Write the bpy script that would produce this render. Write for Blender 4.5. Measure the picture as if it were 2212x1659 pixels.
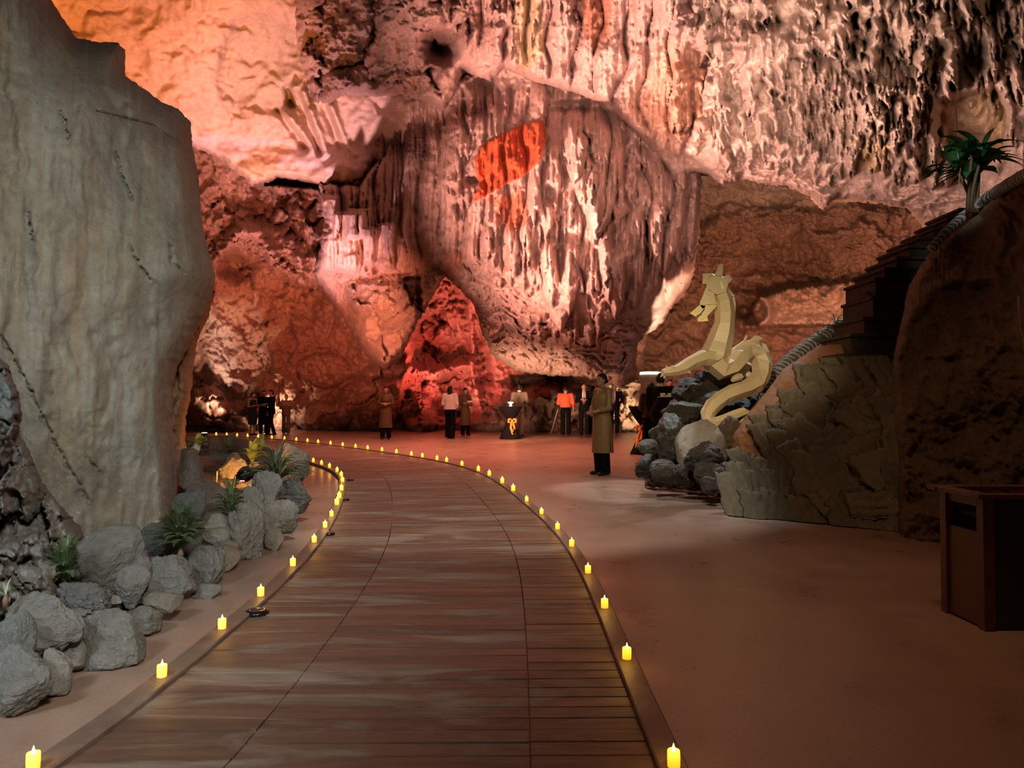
import bpy, bmesh, math, random
import numpy as np
from mathutils import Vector, Matrix, Euler

for o in list(bpy.data.objects):
    bpy.data.objects.remove(o)
scene = bpy.context.scene
COL = scene.collection

# ------------------------------------------------------------------ camera
F = 1600.0            # focal length in photo pixels (2212 wide)
CX, CY = 1106.0, 829.5
CAMH = 1.2
PITCH = math.atan((872 - CY) / F)
cam_d = bpy.data.cameras.new('camera')
cam_d.sensor_width = 36.0
cam_d.lens = 36.0 * F / 2212.0
cam_d.clip_end = 300
cam = bpy.data.objects.new('camera', cam_d)
COL.objects.link(cam)
cam.location = (0, 0, CAMH)
cam.rotation_euler = (math.pi / 2 + PITCH, 0, 0)
scene.camera = cam

# ------------------------------------------------------------------ world / exposure
scene.view_settings.view_transform = 'Standard'
scene.view_settings.look = 'None'
scene.view_settings.gamma = 1.0
scene.view_settings.use_curve_mapping = False
scene.view_settings.exposure = 0.18
w = bpy.data.worlds.new('world')
scene.world = w
w.use_nodes = True
w.node_tree.nodes['Background'].inputs[0].default_value = (0.30, 0.12, 0.07, 1)
w.node_tree.nodes['Background'].inputs[1].default_value = 0.06

cp, sp = math.cos(PITCH), math.sin(PITCH)

def P(px, py, d):
    """world point on the sight line of a photo pixel at depth d (metres along +Y)"""
    u = (px - CX) / F
    v = -(py - CY) / F
    ry = cp - v * sp
    rz = sp + v * cp
    k = d / ry
    return Vector((u * k, d, CAMH + rz * k))

def G(px, py, z=0.0):
    """world point where the sight line meets height z"""
    u = (px - CX) / F
    v = -(py - CY) / F
    ry = cp - v * sp
    rz = sp + v * cp
    k = (z - CAMH) / rz
    return Vector((u * k, ry * k, z))

# ------------------------------------------------------------------ lights
def spot(name, loc, target, energy, color, angle=60, blend=0.5, size=0.15):
    d = bpy.data.lights.new(name, 'SPOT')
    d.energy = energy; d.color = color
    d.spot_size = math.radians(angle); d.spot_blend = blend
    d.shadow_soft_size = size
    o = bpy.data.objects.new(name, d)
    COL.objects.link(o)
    o.location = loc
    o.rotation_euler = (Vector(target) - Vector(loc)).to_track_quat('-Z', 'Y').to_euler()
    return o

def point(name, loc, energy, color, size=0.05):
    d = bpy.data.lights.new(name, 'POINT')
    d.energy = energy; d.color = color; d.shadow_soft_size = size
    o = bpy.data.objects.new(name, d)
    COL.objects.link(o)
    o.location = loc
    return o

SALMON = (1.0, 0.45, 0.36)
LILAC = (1.0, 0.50, 0.55)
ORANGE = (1.0, 0.30, 0.08)
RED = (1.0, 0.08, 0.05)
WARM = (1.0, 0.62, 0.38)
NEUT = (1.0, 0.95, 0.84)
COOL = (0.82, 0.93, 1.0)
# salmon floods behind the left rock; unseen fills added to lift dark areas; small spots
spot('flood_key', (-5.5, 13.5, 0.8), P(1330, 240, 24), 23500, SALMON, 56, 0.9, 0.25)
spot('flood_upper_right', (-3.5, 12.0, 0.6), P(1850, 150, 19), 7000, (1.0, 0.55, 0.50), 46, 0.8, 0.12)
spot('flood_orange', (-7.5, 15.5, 0.6), P(250, 30, 25), 12500, ORANGE, 62, 1.0, 0.2)
spot('flood_lilac', (-7.0, 22.0, 0.5), P(640, 300, 29), 9000, LILAC, 60, 1.0, 0.2)
spot('flood_back_wall', (-5.0, 21.0, 2.5), P(720, 620, 32), 4600, (1.0, 0.27, 0.15), 64, 1.0, 0.4)
spot('flood_back_left', (-10.0, 24.0, 1.5), P(540, 520, 33), 2600, (1.0, 0.30, 0.16), 46, 1.0, 0.4)
spot('vault_fill_low', (-3.0, 12.8, 0.5), P(1280, 110, 22), 14000, (1.0, 0.48, 0.40), 64, 1.0, 1.2)
spot('rail_cool', (5.6, 13.2, 6.5), P(1750, 755, 11), 420, COOL, 22, 0.9, 0.1)
spot('vault_fill_right', (4.0, 12.3, 4.6), P(1880, 120, 18), 3600, (1.0, 0.60, 0.48), 110, 1.0, 0.8)
spot('foot_fill', (-1.0, 21.0, 0.6), P(1230, 810, 30), 2600, (1.0, 0.52, 0.34), 62, 1.0, 0.3)
spot('vault_fill_front', (0.0, 6.0, 3.5), P(1900, 60, 17), 6500, (1.0, 0.64, 0.52), 42, 1.0, 0.8)  # added frontal fill for the dark upper right roof
spot('mass_fill', (-0.6, 8.5, 3.2), P(1280, 330, 24), 7600, (1.0, 0.52, 0.42), 38, 1.0, 0.8)  # unseen soft fill added to flatten contrast on the hanging mass
spot('palm_light', (3.4, 5.6, 4.8), P(2098, 380, 8.4), 190, (0.95, 1.0, 0.9), 20, 0.9, 0.1)  # added spot to brighten the palm-like plant, no fixture
spot('guest_warm', (-0.8, 8.4, 4.0), (1.55, 12.5, 0.95), 120, (1.0, 0.72, 0.5), 16, 1.0, 0.2)  # unseen spot added because the nearest woman was too dark
spot('jaw_yellow', P(1512, 800, 9.7), P(1506, 690, 10.2), 12, (1.0, 0.85, 0.12), 34, 0.8, 0.05)
# red uplight in the niche
spot('niche_red', P(985, 905, 29.0), P(975, 660, 35), 4600, (1.0, 0.13, 0.09), 90, 0.9, 0.1)
spot('niche_white', P(958, 915, 30.6), P(1000, 800, 34), 1500, (1.0, 0.4, 0.3), 60, 0.9, 0.1)
# warm white uplights at the foot of the walls
spot('uplight_left', P(452, 925, 28.6), P(478, 760, 33), 1700, (1.0, 0.66, 0.5), 50, 0.8, 0.1)
spot('uplight_centre', P(592, 928, 30.7), P(586, 850, 33.2), 800, (1.0, 0.70, 0.5), 84, 0.8, 0.1)
spot('uplight_column', P(1530, 850, 23.5), P(1440, 670, 26.5), 3600, (1.0, 0.60, 0.44), 34, 0.9, 0.1)
spot('uplight_column_foot', P(1408, 905, 28.8), P(1365, 855, 30.6), 420, (1.0, 0.62, 0.36), 110, 0.9, 0.1)
spot('recess_flood', P(1700, 800, 20.0), P(1720, 560, 38), 7500, (1.0, 0.40, 0.22), 80, 1.0, 0.3)
spot('recess_ledge', P(1930, 700, 27.0), P(1820, 650, 33), 900, (1.0, 0.45, 0.33), 90, 1.0, 0.1)
# neutral work light on the near left rock and walkway
spot('neutral_left', (1.0, -1.2, 3.6), (-3.3, 5.0, 1.3), 1200, NEUT, 66, 1.0, 0.3)
spot('cool_left', (-2.2, -0.6, 3.2), (-2.5, 3.4, 0.1), 460, COOL, 62, 1.0, 0.3)
# cool spot above the dragon
spot('dragon_cool', (5.0, 13.6, 7.4), (3.25, 10.5, 2.5), 1000, COOL, 20, 0.9, 0.06)
spot('dragon_warm', (1.4, 5.6, 3.2), (2.9, 10.3, 1.6), 400, (1.0, 0.74, 0.42), 46, 1.0, 0.15)
spot('floor_neutral', (-0.6, 5.2, 6.8), (-0.2, 8.6, 0), 950, NEUT, 48, 0.35, 0.15)
spot('floor_cool', (1.0, 12.5, 6.5), G(1390, 1058), 850, (0.95, 0.95, 0.92), 25, 0.5, 0.1)
# dim brown light over the right hand side
spot('dim_right', (1.5, 3.0, 6.0), (3.0, 5.0, 0.0), 165, (1.0, 0.55, 0.27), 90, 1.0, 0.5)
spot('floor_wash', (-2.0, 19.0, 8.0), (-0.5, 20.0, 0.0), 3600, (1.0, 0.33, 0.22), 120, 1.0, 0.5)

# ------------------------------------------------------------------ noise
def _h(ix, iy, s):
    n = (ix.astype(np.int64) * 374761393 + iy.astype(np.int64) * 668265263 + int(s) * 2147483647) & 0xffffffff
    n = ((n ^ (n >> 13)) * 1274126177) & 0xffffffff
    n = (n ^ (n >> 16)) & 0xffffffff
    n = (n * 2246822519) & 0xffffffff
    n = (n ^ (n >> 15)) & 0xffffffff
    return n / 4294967295.0

def perlin(x, y, s=0):
    xi = np.floor(x); yi = np.floor(y)
    fx = x - xi; fy = y - yi
    u = fx * fx * fx * (fx * (fx * 6 - 15) + 10)
    v = fy * fy * fy * (fy * (fy * 6 - 15) + 10)
    def g(dx, dy):
        a = _h(xi + dx, yi + dy, s) * 6.28318
        return np.cos(a) * (fx - dx) + np.sin(a) * (fy - dy)
    a = g(0, 0) * (1 - u) + g(1, 0) * u
    b = g(0, 1) * (1 - u) + g(1, 1) * u
    return (a * (1 - v) + b * v) * 1.5

def fbm(x, y, o=4, s=0, ridged=False, gain=0.5):
    t = np.zeros_like(x); a = 1.0; f = 1.0; k = 0.0
    for i in range(o):
        n = perlin(x * f, y * f, s + i * 17)
        if ridged:
            n = 1 - 2 * np.abs(n)
        t += a * n; k += a; a *= gain; f *= 2.03
    return t / k

def worley(x, y, s=0):
    xi = np.floor(x); yi = np.floor(y)
    F1 = np.full(x.shape, 9.0); F2 = np.full(x.shape, 9.0)
    ID = np.zeros(x.shape); DX = np.zeros(x.shape); DY = np.zeros(x.shape)
    for dx in (-1, 0, 1):
        for dy in (-1, 0, 1):
            cx = xi + dx; cy = yi + dy
            ox = cx + _h(cx, cy, s); oy = cy + _h(cx, cy, s + 91)
            ddx = x - ox; ddy = y - oy
            d = np.hypot(ddx, ddy)
            nr = d < F1
            F2 = np.where(nr, F1, np.minimum(F2, d))
            F1 = np.where(nr, d, F1)
            ID = np.where(nr, _h(cx, cy, s + 7), ID)
            DX = np.where(nr, ddx, DX); DY = np.where(nr, ddy, DY)
    return F1, F2, ID, DX, DY

def facets(x, y, s=0):
    """blocky rock: every Voronoi cell is its own tilted plane"""
    F1, F2, ID, DX, DY = worley(x, y, s)
    a = ID * 6.283 * 7.0
    return (ID - 0.5) + 0.9 * (np.cos(a) * DX + np.sin(a) * DY) - 0.25 * np.exp(-(F2 - F1) * 14)

def sstep(a, b, x):
    t = np.clip((x - a) / (b - a), 0, 1)
    return t * t * (3 - 2 * t)

def sdf(poly, X, Y):
    """signed distance to polygon, negative inside"""
    D = np.full(X.shape, 1e9)
    ins = np.zeros(X.shape, bool)
    n = len(poly)
    for i in range(n):
        x1, y1 = poly[i]; x2, y2 = poly[(i + 1) % n]
        ex, ey = x2 - x1, y2 - y1
        L = ex * ex + ey * ey + 1e-9
        t = np.clip(((X - x1) * ex + (Y - y1) * ey) / L, 0, 1)
        D = np.minimum(D, np.hypot(X - x1 - t * ex, Y - y1 - t * ey))
        c = ((y1 > Y) != (y2 > Y)) & (X < (x2 - x1) * (Y - y1) / ((y2 - y1) if y2 != y1 else 1e-9) + x1)
        ins ^= c
    return np.where(ins, -D, D)

def plmask(pts, X, Y, wdt):
    """soft mask around a polyline (px)"""
    D = np.full(X.shape, 1e9)
    for (x1, y1), (x2, y2) in zip(pts[:-1], pts[1:]):
        ex, ey = x2 - x1, y2 - y1
        L = ex * ex + ey * ey + 1e-9
        t = np.clip(((X - x1) * ex + (Y - y1) * ey) / L, 0, 1)
        D = np.minimum(D, np.hypot(X - x1 - t * ex, Y - y1 - t * ey))
    return np.exp(-(D / wdt) ** 2)

# ------------------------------------------------------------------ materials
def mat_new(name):
    m = bpy.data.materials.new(name)
    m.use_nodes = True
    return m, m.node_tree, m.node_tree.nodes['Principled BSDF']

def N(nt, kind, **kw):
    n = nt.nodes.new(kind)
    for k, v in kw.items():
        if hasattr(n, k) and not isinstance(v, tuple) or k in ('blend_type', 'data_type', 'operation'):
            setattr(n, k, v)
        else:
            n.inputs[k].default_value = v
    return n

def ramp(nt, fac, stops):
    r = nt.nodes.new('ShaderNodeValToRGB')
    el = r.color_ramp.elements
    while len(el) > 1:
        el.remove(el[-1])
    el[0].position = stops[0][0]; el[0].color = (*stops[0][1], 1)
    for p, c in stops[1:]:
        e = el.new(p); e.color = (*c, 1)
    nt.links.new(fac, r.inputs[0])
    return r.outputs[0]

def mixc(nt, fac, a, b, mode='MIX'):
    m = nt.nodes.new('ShaderNodeMix')
    m.data_type = 'RGBA'; m.blend_type = mode
    for sock, v in ((m.inputs[0], fac), (m.inputs[6], a), (m.inputs[7], b)):
        if isinstance(v, (int, float)):
            sock.default_value = v
        elif isinstance(v, tuple):
            sock.default_value = (*v, 1)
        else:
            nt.links.new(v, sock)
    return m.outputs[2]

def noise_tex(nt, scale, detail=6, rough=0.6, vec=None, dist=0.0):
    n = nt.nodes.new('ShaderNodeTexNoise')
    n.inputs['Scale'].default_value = scale
    n.inputs['Detail'].default_value = detail
    n.inputs['Roughness'].default_value = rough
    n.inputs['Distortion'].default_value = dist
    if vec is not None:
        nt.links.new(vec, n.inputs['Vector'])
    return n.outputs['Fac']

def objvec(nt, scale=(1, 1, 1)):
    t = nt.nodes.new('ShaderNodeTexCoord')
    m = nt.nodes.new('ShaderNodeMapping')
    m.inputs['Scale'].default_value = scale
    nt.links.new(t.outputs['Object'], m.inputs['Vector'])
    return m.outputs['Vector']

def bump(nt, bsdf, height, strength, dist):
    b = nt.nodes.new('ShaderNodeBump')
    b.inputs['Strength'].default_value = strength
    b.inputs['Distance'].default_value = dist
    nt.links.new(height, b.inputs['Height'])
    nt.links.new(b.outputs[0], bsdf.inputs['Normal'])
    return b

def rock_mat(name, scale=1.0, bstr=0.8, bdist=0.08, rough=0.85, vary=0.5, stretch=(1, 1, 1)):
    """base colour comes from the mesh attribute Col, broken up by mineral mottling"""
    m, nt, b = mat_new(name)
    a = nt.nodes.new('ShaderNodeAttribute'); a.attribute_name = 'Col'
    v = objvec(nt, stretch)
    n1 = noise_tex(nt, 1.3 * scale, 8, 0.65, v)
    n2 = noise_tex(nt, 7.0 * scale, 8, 0.7, v)
    g = ramp(nt, n1, [(0.25, (1 - vary * .75,) * 3), (0.5, (1 - vary * .15,) * 3), (0.75, (1 + vary * .3,) * 3)])
    c = mixc(nt, 1.0, a.outputs['Color'], g, 'MULTIPLY')
    g2 = ramp(nt, n2, [(0.3, (0.72, 0.68, 0.64)), (0.6, (1.05, 1.05, 1.05))])
    c = mixc(nt, 0.8, c, g2, 'MULTIPLY')
    nt.links.new(c, b.inputs['Base Color'])
    b.inputs['Roughness'].default_value = rough
    mx = nt.nodes.new('ShaderNodeMath'); mx.operation = 'MULTIPLY_ADD'
    n3 = noise_tex(nt, 22 * scale, 6, 0.7, v)
    nt.links.new(n3, mx.inputs[0]); mx.inputs[1].default_value = 0.35
    nt.links.new(n2, mx.inputs[2])
    bump(nt, b, mx.outputs[0], bstr, bdist)
    return m

def plain(name, col, rough=0.6, metal=0.0, var=0.15, scale=20, emit=None, estr=0, bmp=0.0, sub=0.0):
    m, nt, b = mat_new(name)
    v = objvec(nt)
    n = noise_tex(nt, scale, 4, 0.6, v)
    g = ramp(nt, n, [(0.3, (1 - var,) * 3), (0.7, (1 + var,) * 3)])
    nt.links.new(mixc(nt, 1.0, tuple(col), g, 'MULTIPLY'), b.inputs['Base Color'])
    b.inputs['Roughness'].default_value = rough
    b.inputs['Metallic'].default_value = metal
    if emit:
        b.inputs['Emission Color'].default_value = (*emit, 1)
        b.inputs['Emission Strength'].default_value = estr
    if bmp:
        bump(nt, b, n, bmp, 0.01)
    return m

# ------------------------------------------------------------------ object helpers
def tag(o, label=None, cat=None, group=None, kind=None):
    if label: o['label'] = label
    if cat: o['category'] = cat
    if group: o['group'] = group
    if kind: o['kind'] = kind
    return o

def empty(name, loc, label=None, cat=None, group=None, rz=0.0):
    o = bpy.data.objects.new(name, None)
    o.empty_display_size = 0.1
    COL.objects.link(o)
    o.location = loc; o.rotation_euler = (0, 0, rz)
    return tag(o, label, cat, group)

def link_mesh(name, me, mat=None, parent=None, loc=None):
    o = bpy.data.objects.new(name, me)
    COL.objects.link(o)
    if mat: me.materials.append(mat)
    if parent: o.parent = parent
    if loc is not None: o.location = loc
    return o

def mesh_np(name, V, Fq, smooth=True, cols=None):
    """fast mesh from numpy verts (n,3) and quads (m,4)"""
    me = bpy.data.meshes.new(name)
    V = np.asarray(V, np.float32); Fq = np.asarray(Fq, np.int32)
    me.vertices.add(len(V)); me.vertices.foreach_set('co', V.ravel())
    k = Fq.shape[1]
    me.loops.add(len(Fq) * k); me.loops.foreach_set('vertex_index', Fq.ravel())
    me.polygons.add(len(Fq))
    me.polygons.foreach_set('loop_start', np.arange(0, len(Fq) * k, k, dtype=np.int32))
    me.polygons.foreach_set('loop_total', np.full(len(Fq), k, np.int32))
    me.polygons.foreach_set('use_smooth', np.full(len(Fq), smooth))
    me.update(calc_edges=True)
    if cols is not None:
        at = me.color_attributes.new('Col', 'FLOAT_COLOR', 'POINT')
        c = np.ones((len(V), 4), np.float32); c[:, :3] = cols
        at.data.foreach_set('color', c.ravel())
    return me

def mesh_py(name, verts, faces, smooth=False):
    me = bpy.data.meshes.new(name)
    me.from_pydata([tuple(v) for v in verts], [], faces)
    for p in me.polygons: p.use_smooth = smooth
    me.update()
    return me

# ------------------------------------------------------------------ relief
class Relief:
    def __init__(s, x0, x1, y0, y1, step, ctrl, col=(0.5, 0.43, 0.36)):
        s.step = step
        xs = np.arange(x0, x1 + step, step, dtype=float)
        ys = np.arange(y0, y1 + step, step, dtype=float)
        s.X, s.Y = np.meshgrid(xs, ys)
        s.mask = np.ones(s.X.shape, bool)
        s.PX = s.X.copy(); s.PY = s.Y.copy()
        s.D = s.rbf(ctrl)
        s.C = np.ones(s.X.shape + (3,)) * np.array(col)
    def rbf(s, ctrl):
        c = np.array(ctrl, float)
        n = len(c)
        ph = lambda r: np.sqrt(r * r + 40.0 ** 2)
        A = np.zeros((n + 3, n + 3))
        r = np.hypot(c[:, None, 0] - c[None, :, 0], c[:, None, 1] - c[None, :, 1])
        A[:n, :n] = ph(r)
        Q = np.c_[np.ones(n), c[:, 0] / 500, c[:, 1] / 500]
        A[:n, n:] = Q; A[n:, :n] = Q.T
        b = np.r_[c[:, 2], 0, 0, 0]
        wt = np.linalg.lstsq(A, b, rcond=None)[0]
        out = wt[n] + wt[n + 1] * s.X / 500 + wt[n + 2] * s.Y / 500
        for i in range(n):
            out = out + wt[i] * ph(np.hypot(s.X - c[i, 0], s.Y - c[i, 1]))
        return out
    def region(s, poly, soft=20, rag=0, seed=3):
        d = sdf(poly, s.X, s.Y)
        if rag: d = d + rag * fbm(s.X / (rag * 2.5), s.Y / (rag * 2.5), 3, seed)
        return sstep(soft, -soft, d)
    def noise(s, sx, sy, amp, o=4, seed=0, ridged=False, m=1.0, warp=0.0, gain=0.5):
        X, Y = s.X, s.Y
        if warp:
            X = X + warp * fbm(s.X / 70, s.Y / 70, 3, seed + 5)
            Y = Y + warp * fbm(s.X / 70, s.Y / 70, 3, seed + 6)
        s.D -= m * amp * fbm(X / sx, Y / sy, o, seed, ridged, gain)
    def facet(s, sx, sy, amp, seed=0, m=1.0, warp=0.0):
        X, Y = s.X, s.Y
        if warp:
            X = X + warp * fbm(s.X / 50, s.Y / 50, 3, seed + 5)
            Y = Y + warp * fbm(s.X / 50, s.Y / 50, 3, seed + 6)
        s.D -= m * amp * facets(X / sx, Y / sy, seed)
    def flutes(s, wl, amp, seed=0, m=1.0, wob=14, lean=0.0, vary=120.0):
        """vertical organ-pipe columns with sharp grooves"""
        U = s.X + lean * s.Y + wob * fbm(s.X / 90, s.Y / 160, 3, seed)
        cell = U / wl
        i = np.floor(cell + 0.0)
        j = cell + 0.35 * perlin(cell * 0.7 + 3, s.Y / vary, seed + 2)
        f = j - np.floor(j)
        a = 0.5 + _h(np.floor(j), np.zeros_like(j), seed + 4)
        s.D -= m * amp * a * (np.sqrt(np.clip(1 - (2 * f - 1) ** 2, 0, 1)) - 0.6)
    def pendants(s, poly, n, wr, lr, pr, seed=0, lean=0.0, blunt=0.55, rough=0.25, minp=None, flat=0.0, colour=None):
        """overlapping hanging pendants, each a tapering lobe that ends in an overhang"""
        rg = random.Random(seed)
        P_ = np.array(poly, float)
        bx0, by0 = P_.min(0); bx1, by1 = P_.max(0)
        pts = []
        cxs = []; cys = []
        tries = 0
        while len(pts) < n and tries < n * 40:
            tries += 1
            x = rg.uniform(bx0, bx1); y = rg.uniform(by0, by1)
            if float(sdf(poly, np.array([x]), np.array([y]))[0]) < 0:
                pts.append((x, y))
        pts.sort(key=lambda p: p[1])
        base = s.D.copy()
        lift = np.zeros_like(s.D)
        x0 = s.X[0, 0]; y0 = s.Y[0, 0]; st = s.step
        for x, y in pts:
            wd = rg.uniform(*wr) * (0.6 + 0.8 * rg.random() ** 2)
            ln = rg.uniform(*lr) * (0.6 + 0.7 * rg.random() ** 2)
            pr_ = rg.uniform(*pr)
            top = y - ln; bot = y
            i0 = max(0, int((top - y0) / st)); i1 = min(s.X.shape[0], int((bot - y0) / st) + 2)
            m_ = wd + abs(lean) * ln
            j0 = max(0, int((x - m_ - 8 - x0) / st)); j1 = min(s.X.shape[1], int((x + m_ + 8 - x0) / st) + 2)
            if i1 - i0 < 2 or j1 - j0 < 2: continue
            X = s.X[i0:i1, j0:j1]; Y = s.Y[i0:i1, j0:j1]
            t = np.clip((Y - top) / ln, 0, 1)
            cx = x - lean * (bot - Y) + wd * 0.35 * perlin(Y / 23.0 + x, Y * 0 + x * 0.37, seed)
            ww = wd * (1 - t ** (1.0 / (1 - blunt * 0.9))) * (1 + rough * perlin(Y / 9.0, X * 0 + y, seed + 1)) + 1e-3
            q = (X - cx) / ww
            prof = np.sqrt(np.clip(1 - q * q, 0, 1))
            h = pr_ * (prof * (0.35 + 0.65 * t) + flat * (prof > 0)) * sstep(0, 0.35, t) * (t < 1)
            h = np.where(np.abs(q) < 1, h, 0)
            L = lift[i0:i1, j0:j1]
            # lift grows downwards so that every tier hangs in front of the one above
            np.maximum(L, h + (y - by0) / max(1, by1 - by0) * 0.0, out=L)
        s.D = base - lift
        return lift
    def cut(s, poly, roll=1.0, R=30, rag=0, ragscale=12, seed=11):
        d = sdf(poly, s.X, s.Y)
        if rag:
            d = d + rag * fbm(s.X / ragscale, s.Y / ragscale, 4, seed)
        s.mask &= d < s.step * 1.0
        t = np.clip(-d / R, 0, 1)
        s.D += roll * (1 - np.sqrt(np.clip(1 - (1 - t) ** 2, 0, 1)))
        # snap the outside rim onto the outline
        gy, gx = np.gradient(d, s.step)
        k = np.where(d > 0, d, 0)
        s.PX = s.PX - np.clip(gx, -1, 1) * k; s.PY = s.PY - np.clip(gy, -1, 1) * k
        return d
    def tint(s, col, m):
        s.C = s.C * (1 - m[..., None]) + np.array(col) * m[..., None]
    def build(s, name, mat, minz=None):
        u = (s.PX - CX) / F; v = -(s.PY - CY) / F
        ry = cp - v * sp; rz = sp + v * cp
        k = s.D / ry
        V = np.stack([u * k, s.D, CAMH + rz * k], -1)
        if minz is not None:
            V[..., 2] = np.maximum(V[..., 2], minz)
        h, w_ = s.X.shape
        idx = np.arange(h * w_).reshape(h, w_)
        q = np.stack([idx[:-1, :-1], idx[1:, :-1], idx[1:, 1:], idx[:-1, 1:]], -1).reshape(-1, 4)
        mk = s.mask
        fm = (mk[:-1, :-1] & mk[1:, :-1] & mk[1:, 1:] & mk[:-1, 1:]).reshape(-1)
        q = q[fm]
        used = np.zeros(h * w_, bool); used[q.ravel()] = True
        remap = np.cumsum(used) - 1
        me = mesh_np(name, V.reshape(-1, 3)[used], remap[q], True, s.C.reshape(-1, 3)[used])
        o = link_mesh(name, me, mat)
        return o
# =================================================================== CAVE
ROCK = rock_mat('limestone', 1.1, 0.85, 0.09, 0.82, 0.38)
ROCKS = rock_mat('limestone_smooth', 0.6, 0.5, 0.03, 0.85, 0.25)
ROCKN = rock_mat('limestone_near', 1.6, 0.7, 0.03, 0.85, 0.35)
TAN = (0.60, 0.46, 0.40)
ST = 3.0

# ---- far recess behind the dragon, and backstop behind everything
r = Relief(1180, 2320, 380, 985, ST, [
    (1180, 400, 40), (1500, 400, 38), (1800, 430, 36), (2320, 400, 34), (1400, 560, 40), (1700, 560, 42),
    (2000, 560, 38), (2320, 600, 36), (1400, 700, 38), (1550, 690, 39), (1700, 720, 38), (1900, 720, 36),
    (1400, 850, 36), (1700, 850, 36), (2320, 900, 34), (1300, 960, 35)], (0.36, 0.24, 0.17))
band = r.region([(1500, 500), (1560, 455), (1760, 440), (1950, 470), (2000, 560), (1900, 640), (1640, 670), (1500, 640), (1440, 700), (1380, 560)], 25, 10)
r.noise(160, 38, 1.8, 5, 4, m=1.0, warp=60)
r.noise(70, 14, 0.8, 4, 6, True, band, 40)
r.noise(30, 30, 0.45, 5, 7, True, 1.0, 20)
fl = r.region([(1440, 560), (1560, 530), (1560, 680), (1420, 700)], 20, 10)
r.flutes(9, 0.5, 5, fl + 0.5 * r.region([(1640, 560), (1760, 540), (1760, 640), (1640, 640)], 15), 8)
top = r.region([(1480, 370), (1800, 370), (2100, 420), (2100, 450), (1800, 448), (1560, 455), (1500, 500)], 16, 6)
r.D += 1.5 * top
r.tint((0.50, 0.42, 0.33), top)
led = r.region([(1640, 640), (1700, 622), (1900, 600), (1960, 640), (1960, 700), (1640, 705), (1625, 670)], 6, 5)
r.D -= 3.2 * led
r.tint((0.66, 0.50, 0.38), led)
hole = np.exp(-(((r.X - 1606) / 16) ** 2 + ((r.Y - 675) / 13) ** 2) ** 2)
r.D += 3.0 * hole
arch = np.exp(-((np.hypot((r.X - 1618) / 1.25, r.Y - 672) - 34) / 9.0) ** 2) * (r.X > 1606)
r.D -= 1.8 * arch
rim = r.region([(1690, 560), (1900, 590), (1900, 640), (1720, 632)], 8, 14)
r.noise(9, 9, 0.5, 3, 8, True, rim)
r.tint((0.40, 0.26, 0.16), r.region([(1500, 470), (1990, 490), (1990, 590), (1500, 690)], 40, 20) * 0.6)
o = r.build('wall_right', ROCK, -0.1)
tag(o, 'brown banded cave wall in the deep recess behind the pale sculpture', 'cave wall', kind='structure')

# ---- back wall (red lit)
r = Relief(330, 1460, 250, 965, ST, [
    (330, 260, 31), (430, 420, 32), (700, 400, 32), (430, 640, 33), (560, 560, 32), (700, 560, 33), (700, 760, 33.5),
    (560, 760, 34), (420, 900, 34), (560, 930, 34.5), (760, 930, 35), (830, 780, 33), (950, 930, 34), (1100, 930, 34), (1000, 600, 34),
    (1100, 760, 34), (1300, 780, 34), (1300, 930, 34), (1460, 930, 33), (1460, 700, 32), (1200, 300, 33), (960, 760, 36)],
    (0.46, 0.30, 0.235))
X, Y = r.X, r.Y
r.noise(210, 210, 1.6, 4, 21, warp=60)
r.facet(95, 120, 0.75, 22, 1.0, 40)
low = sstep(700, 860, Y)
r.facet(60, 48, 0.9, 23, low, 20)
r.noise(46, 60, 0.55, 5, 24, True, 1.0, 30)
# diagonal buttress from upper left down to the middle
but = plmask([(660, 500), (740, 600), (820, 720), (900, 830)], X, Y, 46)
r.D -= 2.4 * but
r.noise(16, 90, 0.5, 4, 29, True, but)
# crag with scalloped lips (orange)
lip1 = plmask([(470, 560), (520, 500), (560, 505), (600, 575), (650, 600), (640, 560)], X, Y, 15)
r.D -= 1.5 * lip1
r.noise(26, 18, 0.9, 4, 26, True, plmask([(470, 560), (520, 510), (600, 560), (650, 600)], X, Y, 40))
cave1 = np.exp(-(((X - 505) / 34) ** 2 + ((Y - 575) / 30) ** 2) ** 1.5)
r.D += 2.0 * cave1
alc_or_shade = r.region([(545, 400), (690, 400), (705, 570), (640, 520), (540, 470)], 18, 12)
r.D += 1.9 * alc_or_shade
r.facet(34, 34, 1.1, 27, alc_or_shade, 12)
# dark gap under the lilac-lit shelf
gap = r.region([(572, 398), (600, 384), (640, 388), (700, 402), (760, 404), (700, 408), (640, 404)], 3, 3)
r.D += 3.5 * gap
# niche lit red
niche = r.region([(862, 905), (880, 790), (905, 690), (950, 600), (975, 600), (1015, 650), (1045, 740), (1065, 800), (1120, 850), (1090, 905)], 12, 8)
r.D += 3.2 * niche * sstep(1120, 1040, X)
r.facet(48, 48, 1.2, 30, niche, 20)
r.noise(22, 22, 0.9, 4, 31, True, niche, 10)
shelf = plmask([(800, 812), (880, 800), (940, 810), (1000, 790)], X, Y, 16)
r.D -= 2.6 * shelf
rib = plmask([(1012, 640), (1022, 720), (1020, 800), (1030, 850), (1040, 900)], X, Y, 7)
r.D -= 1.2 * rib
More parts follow.
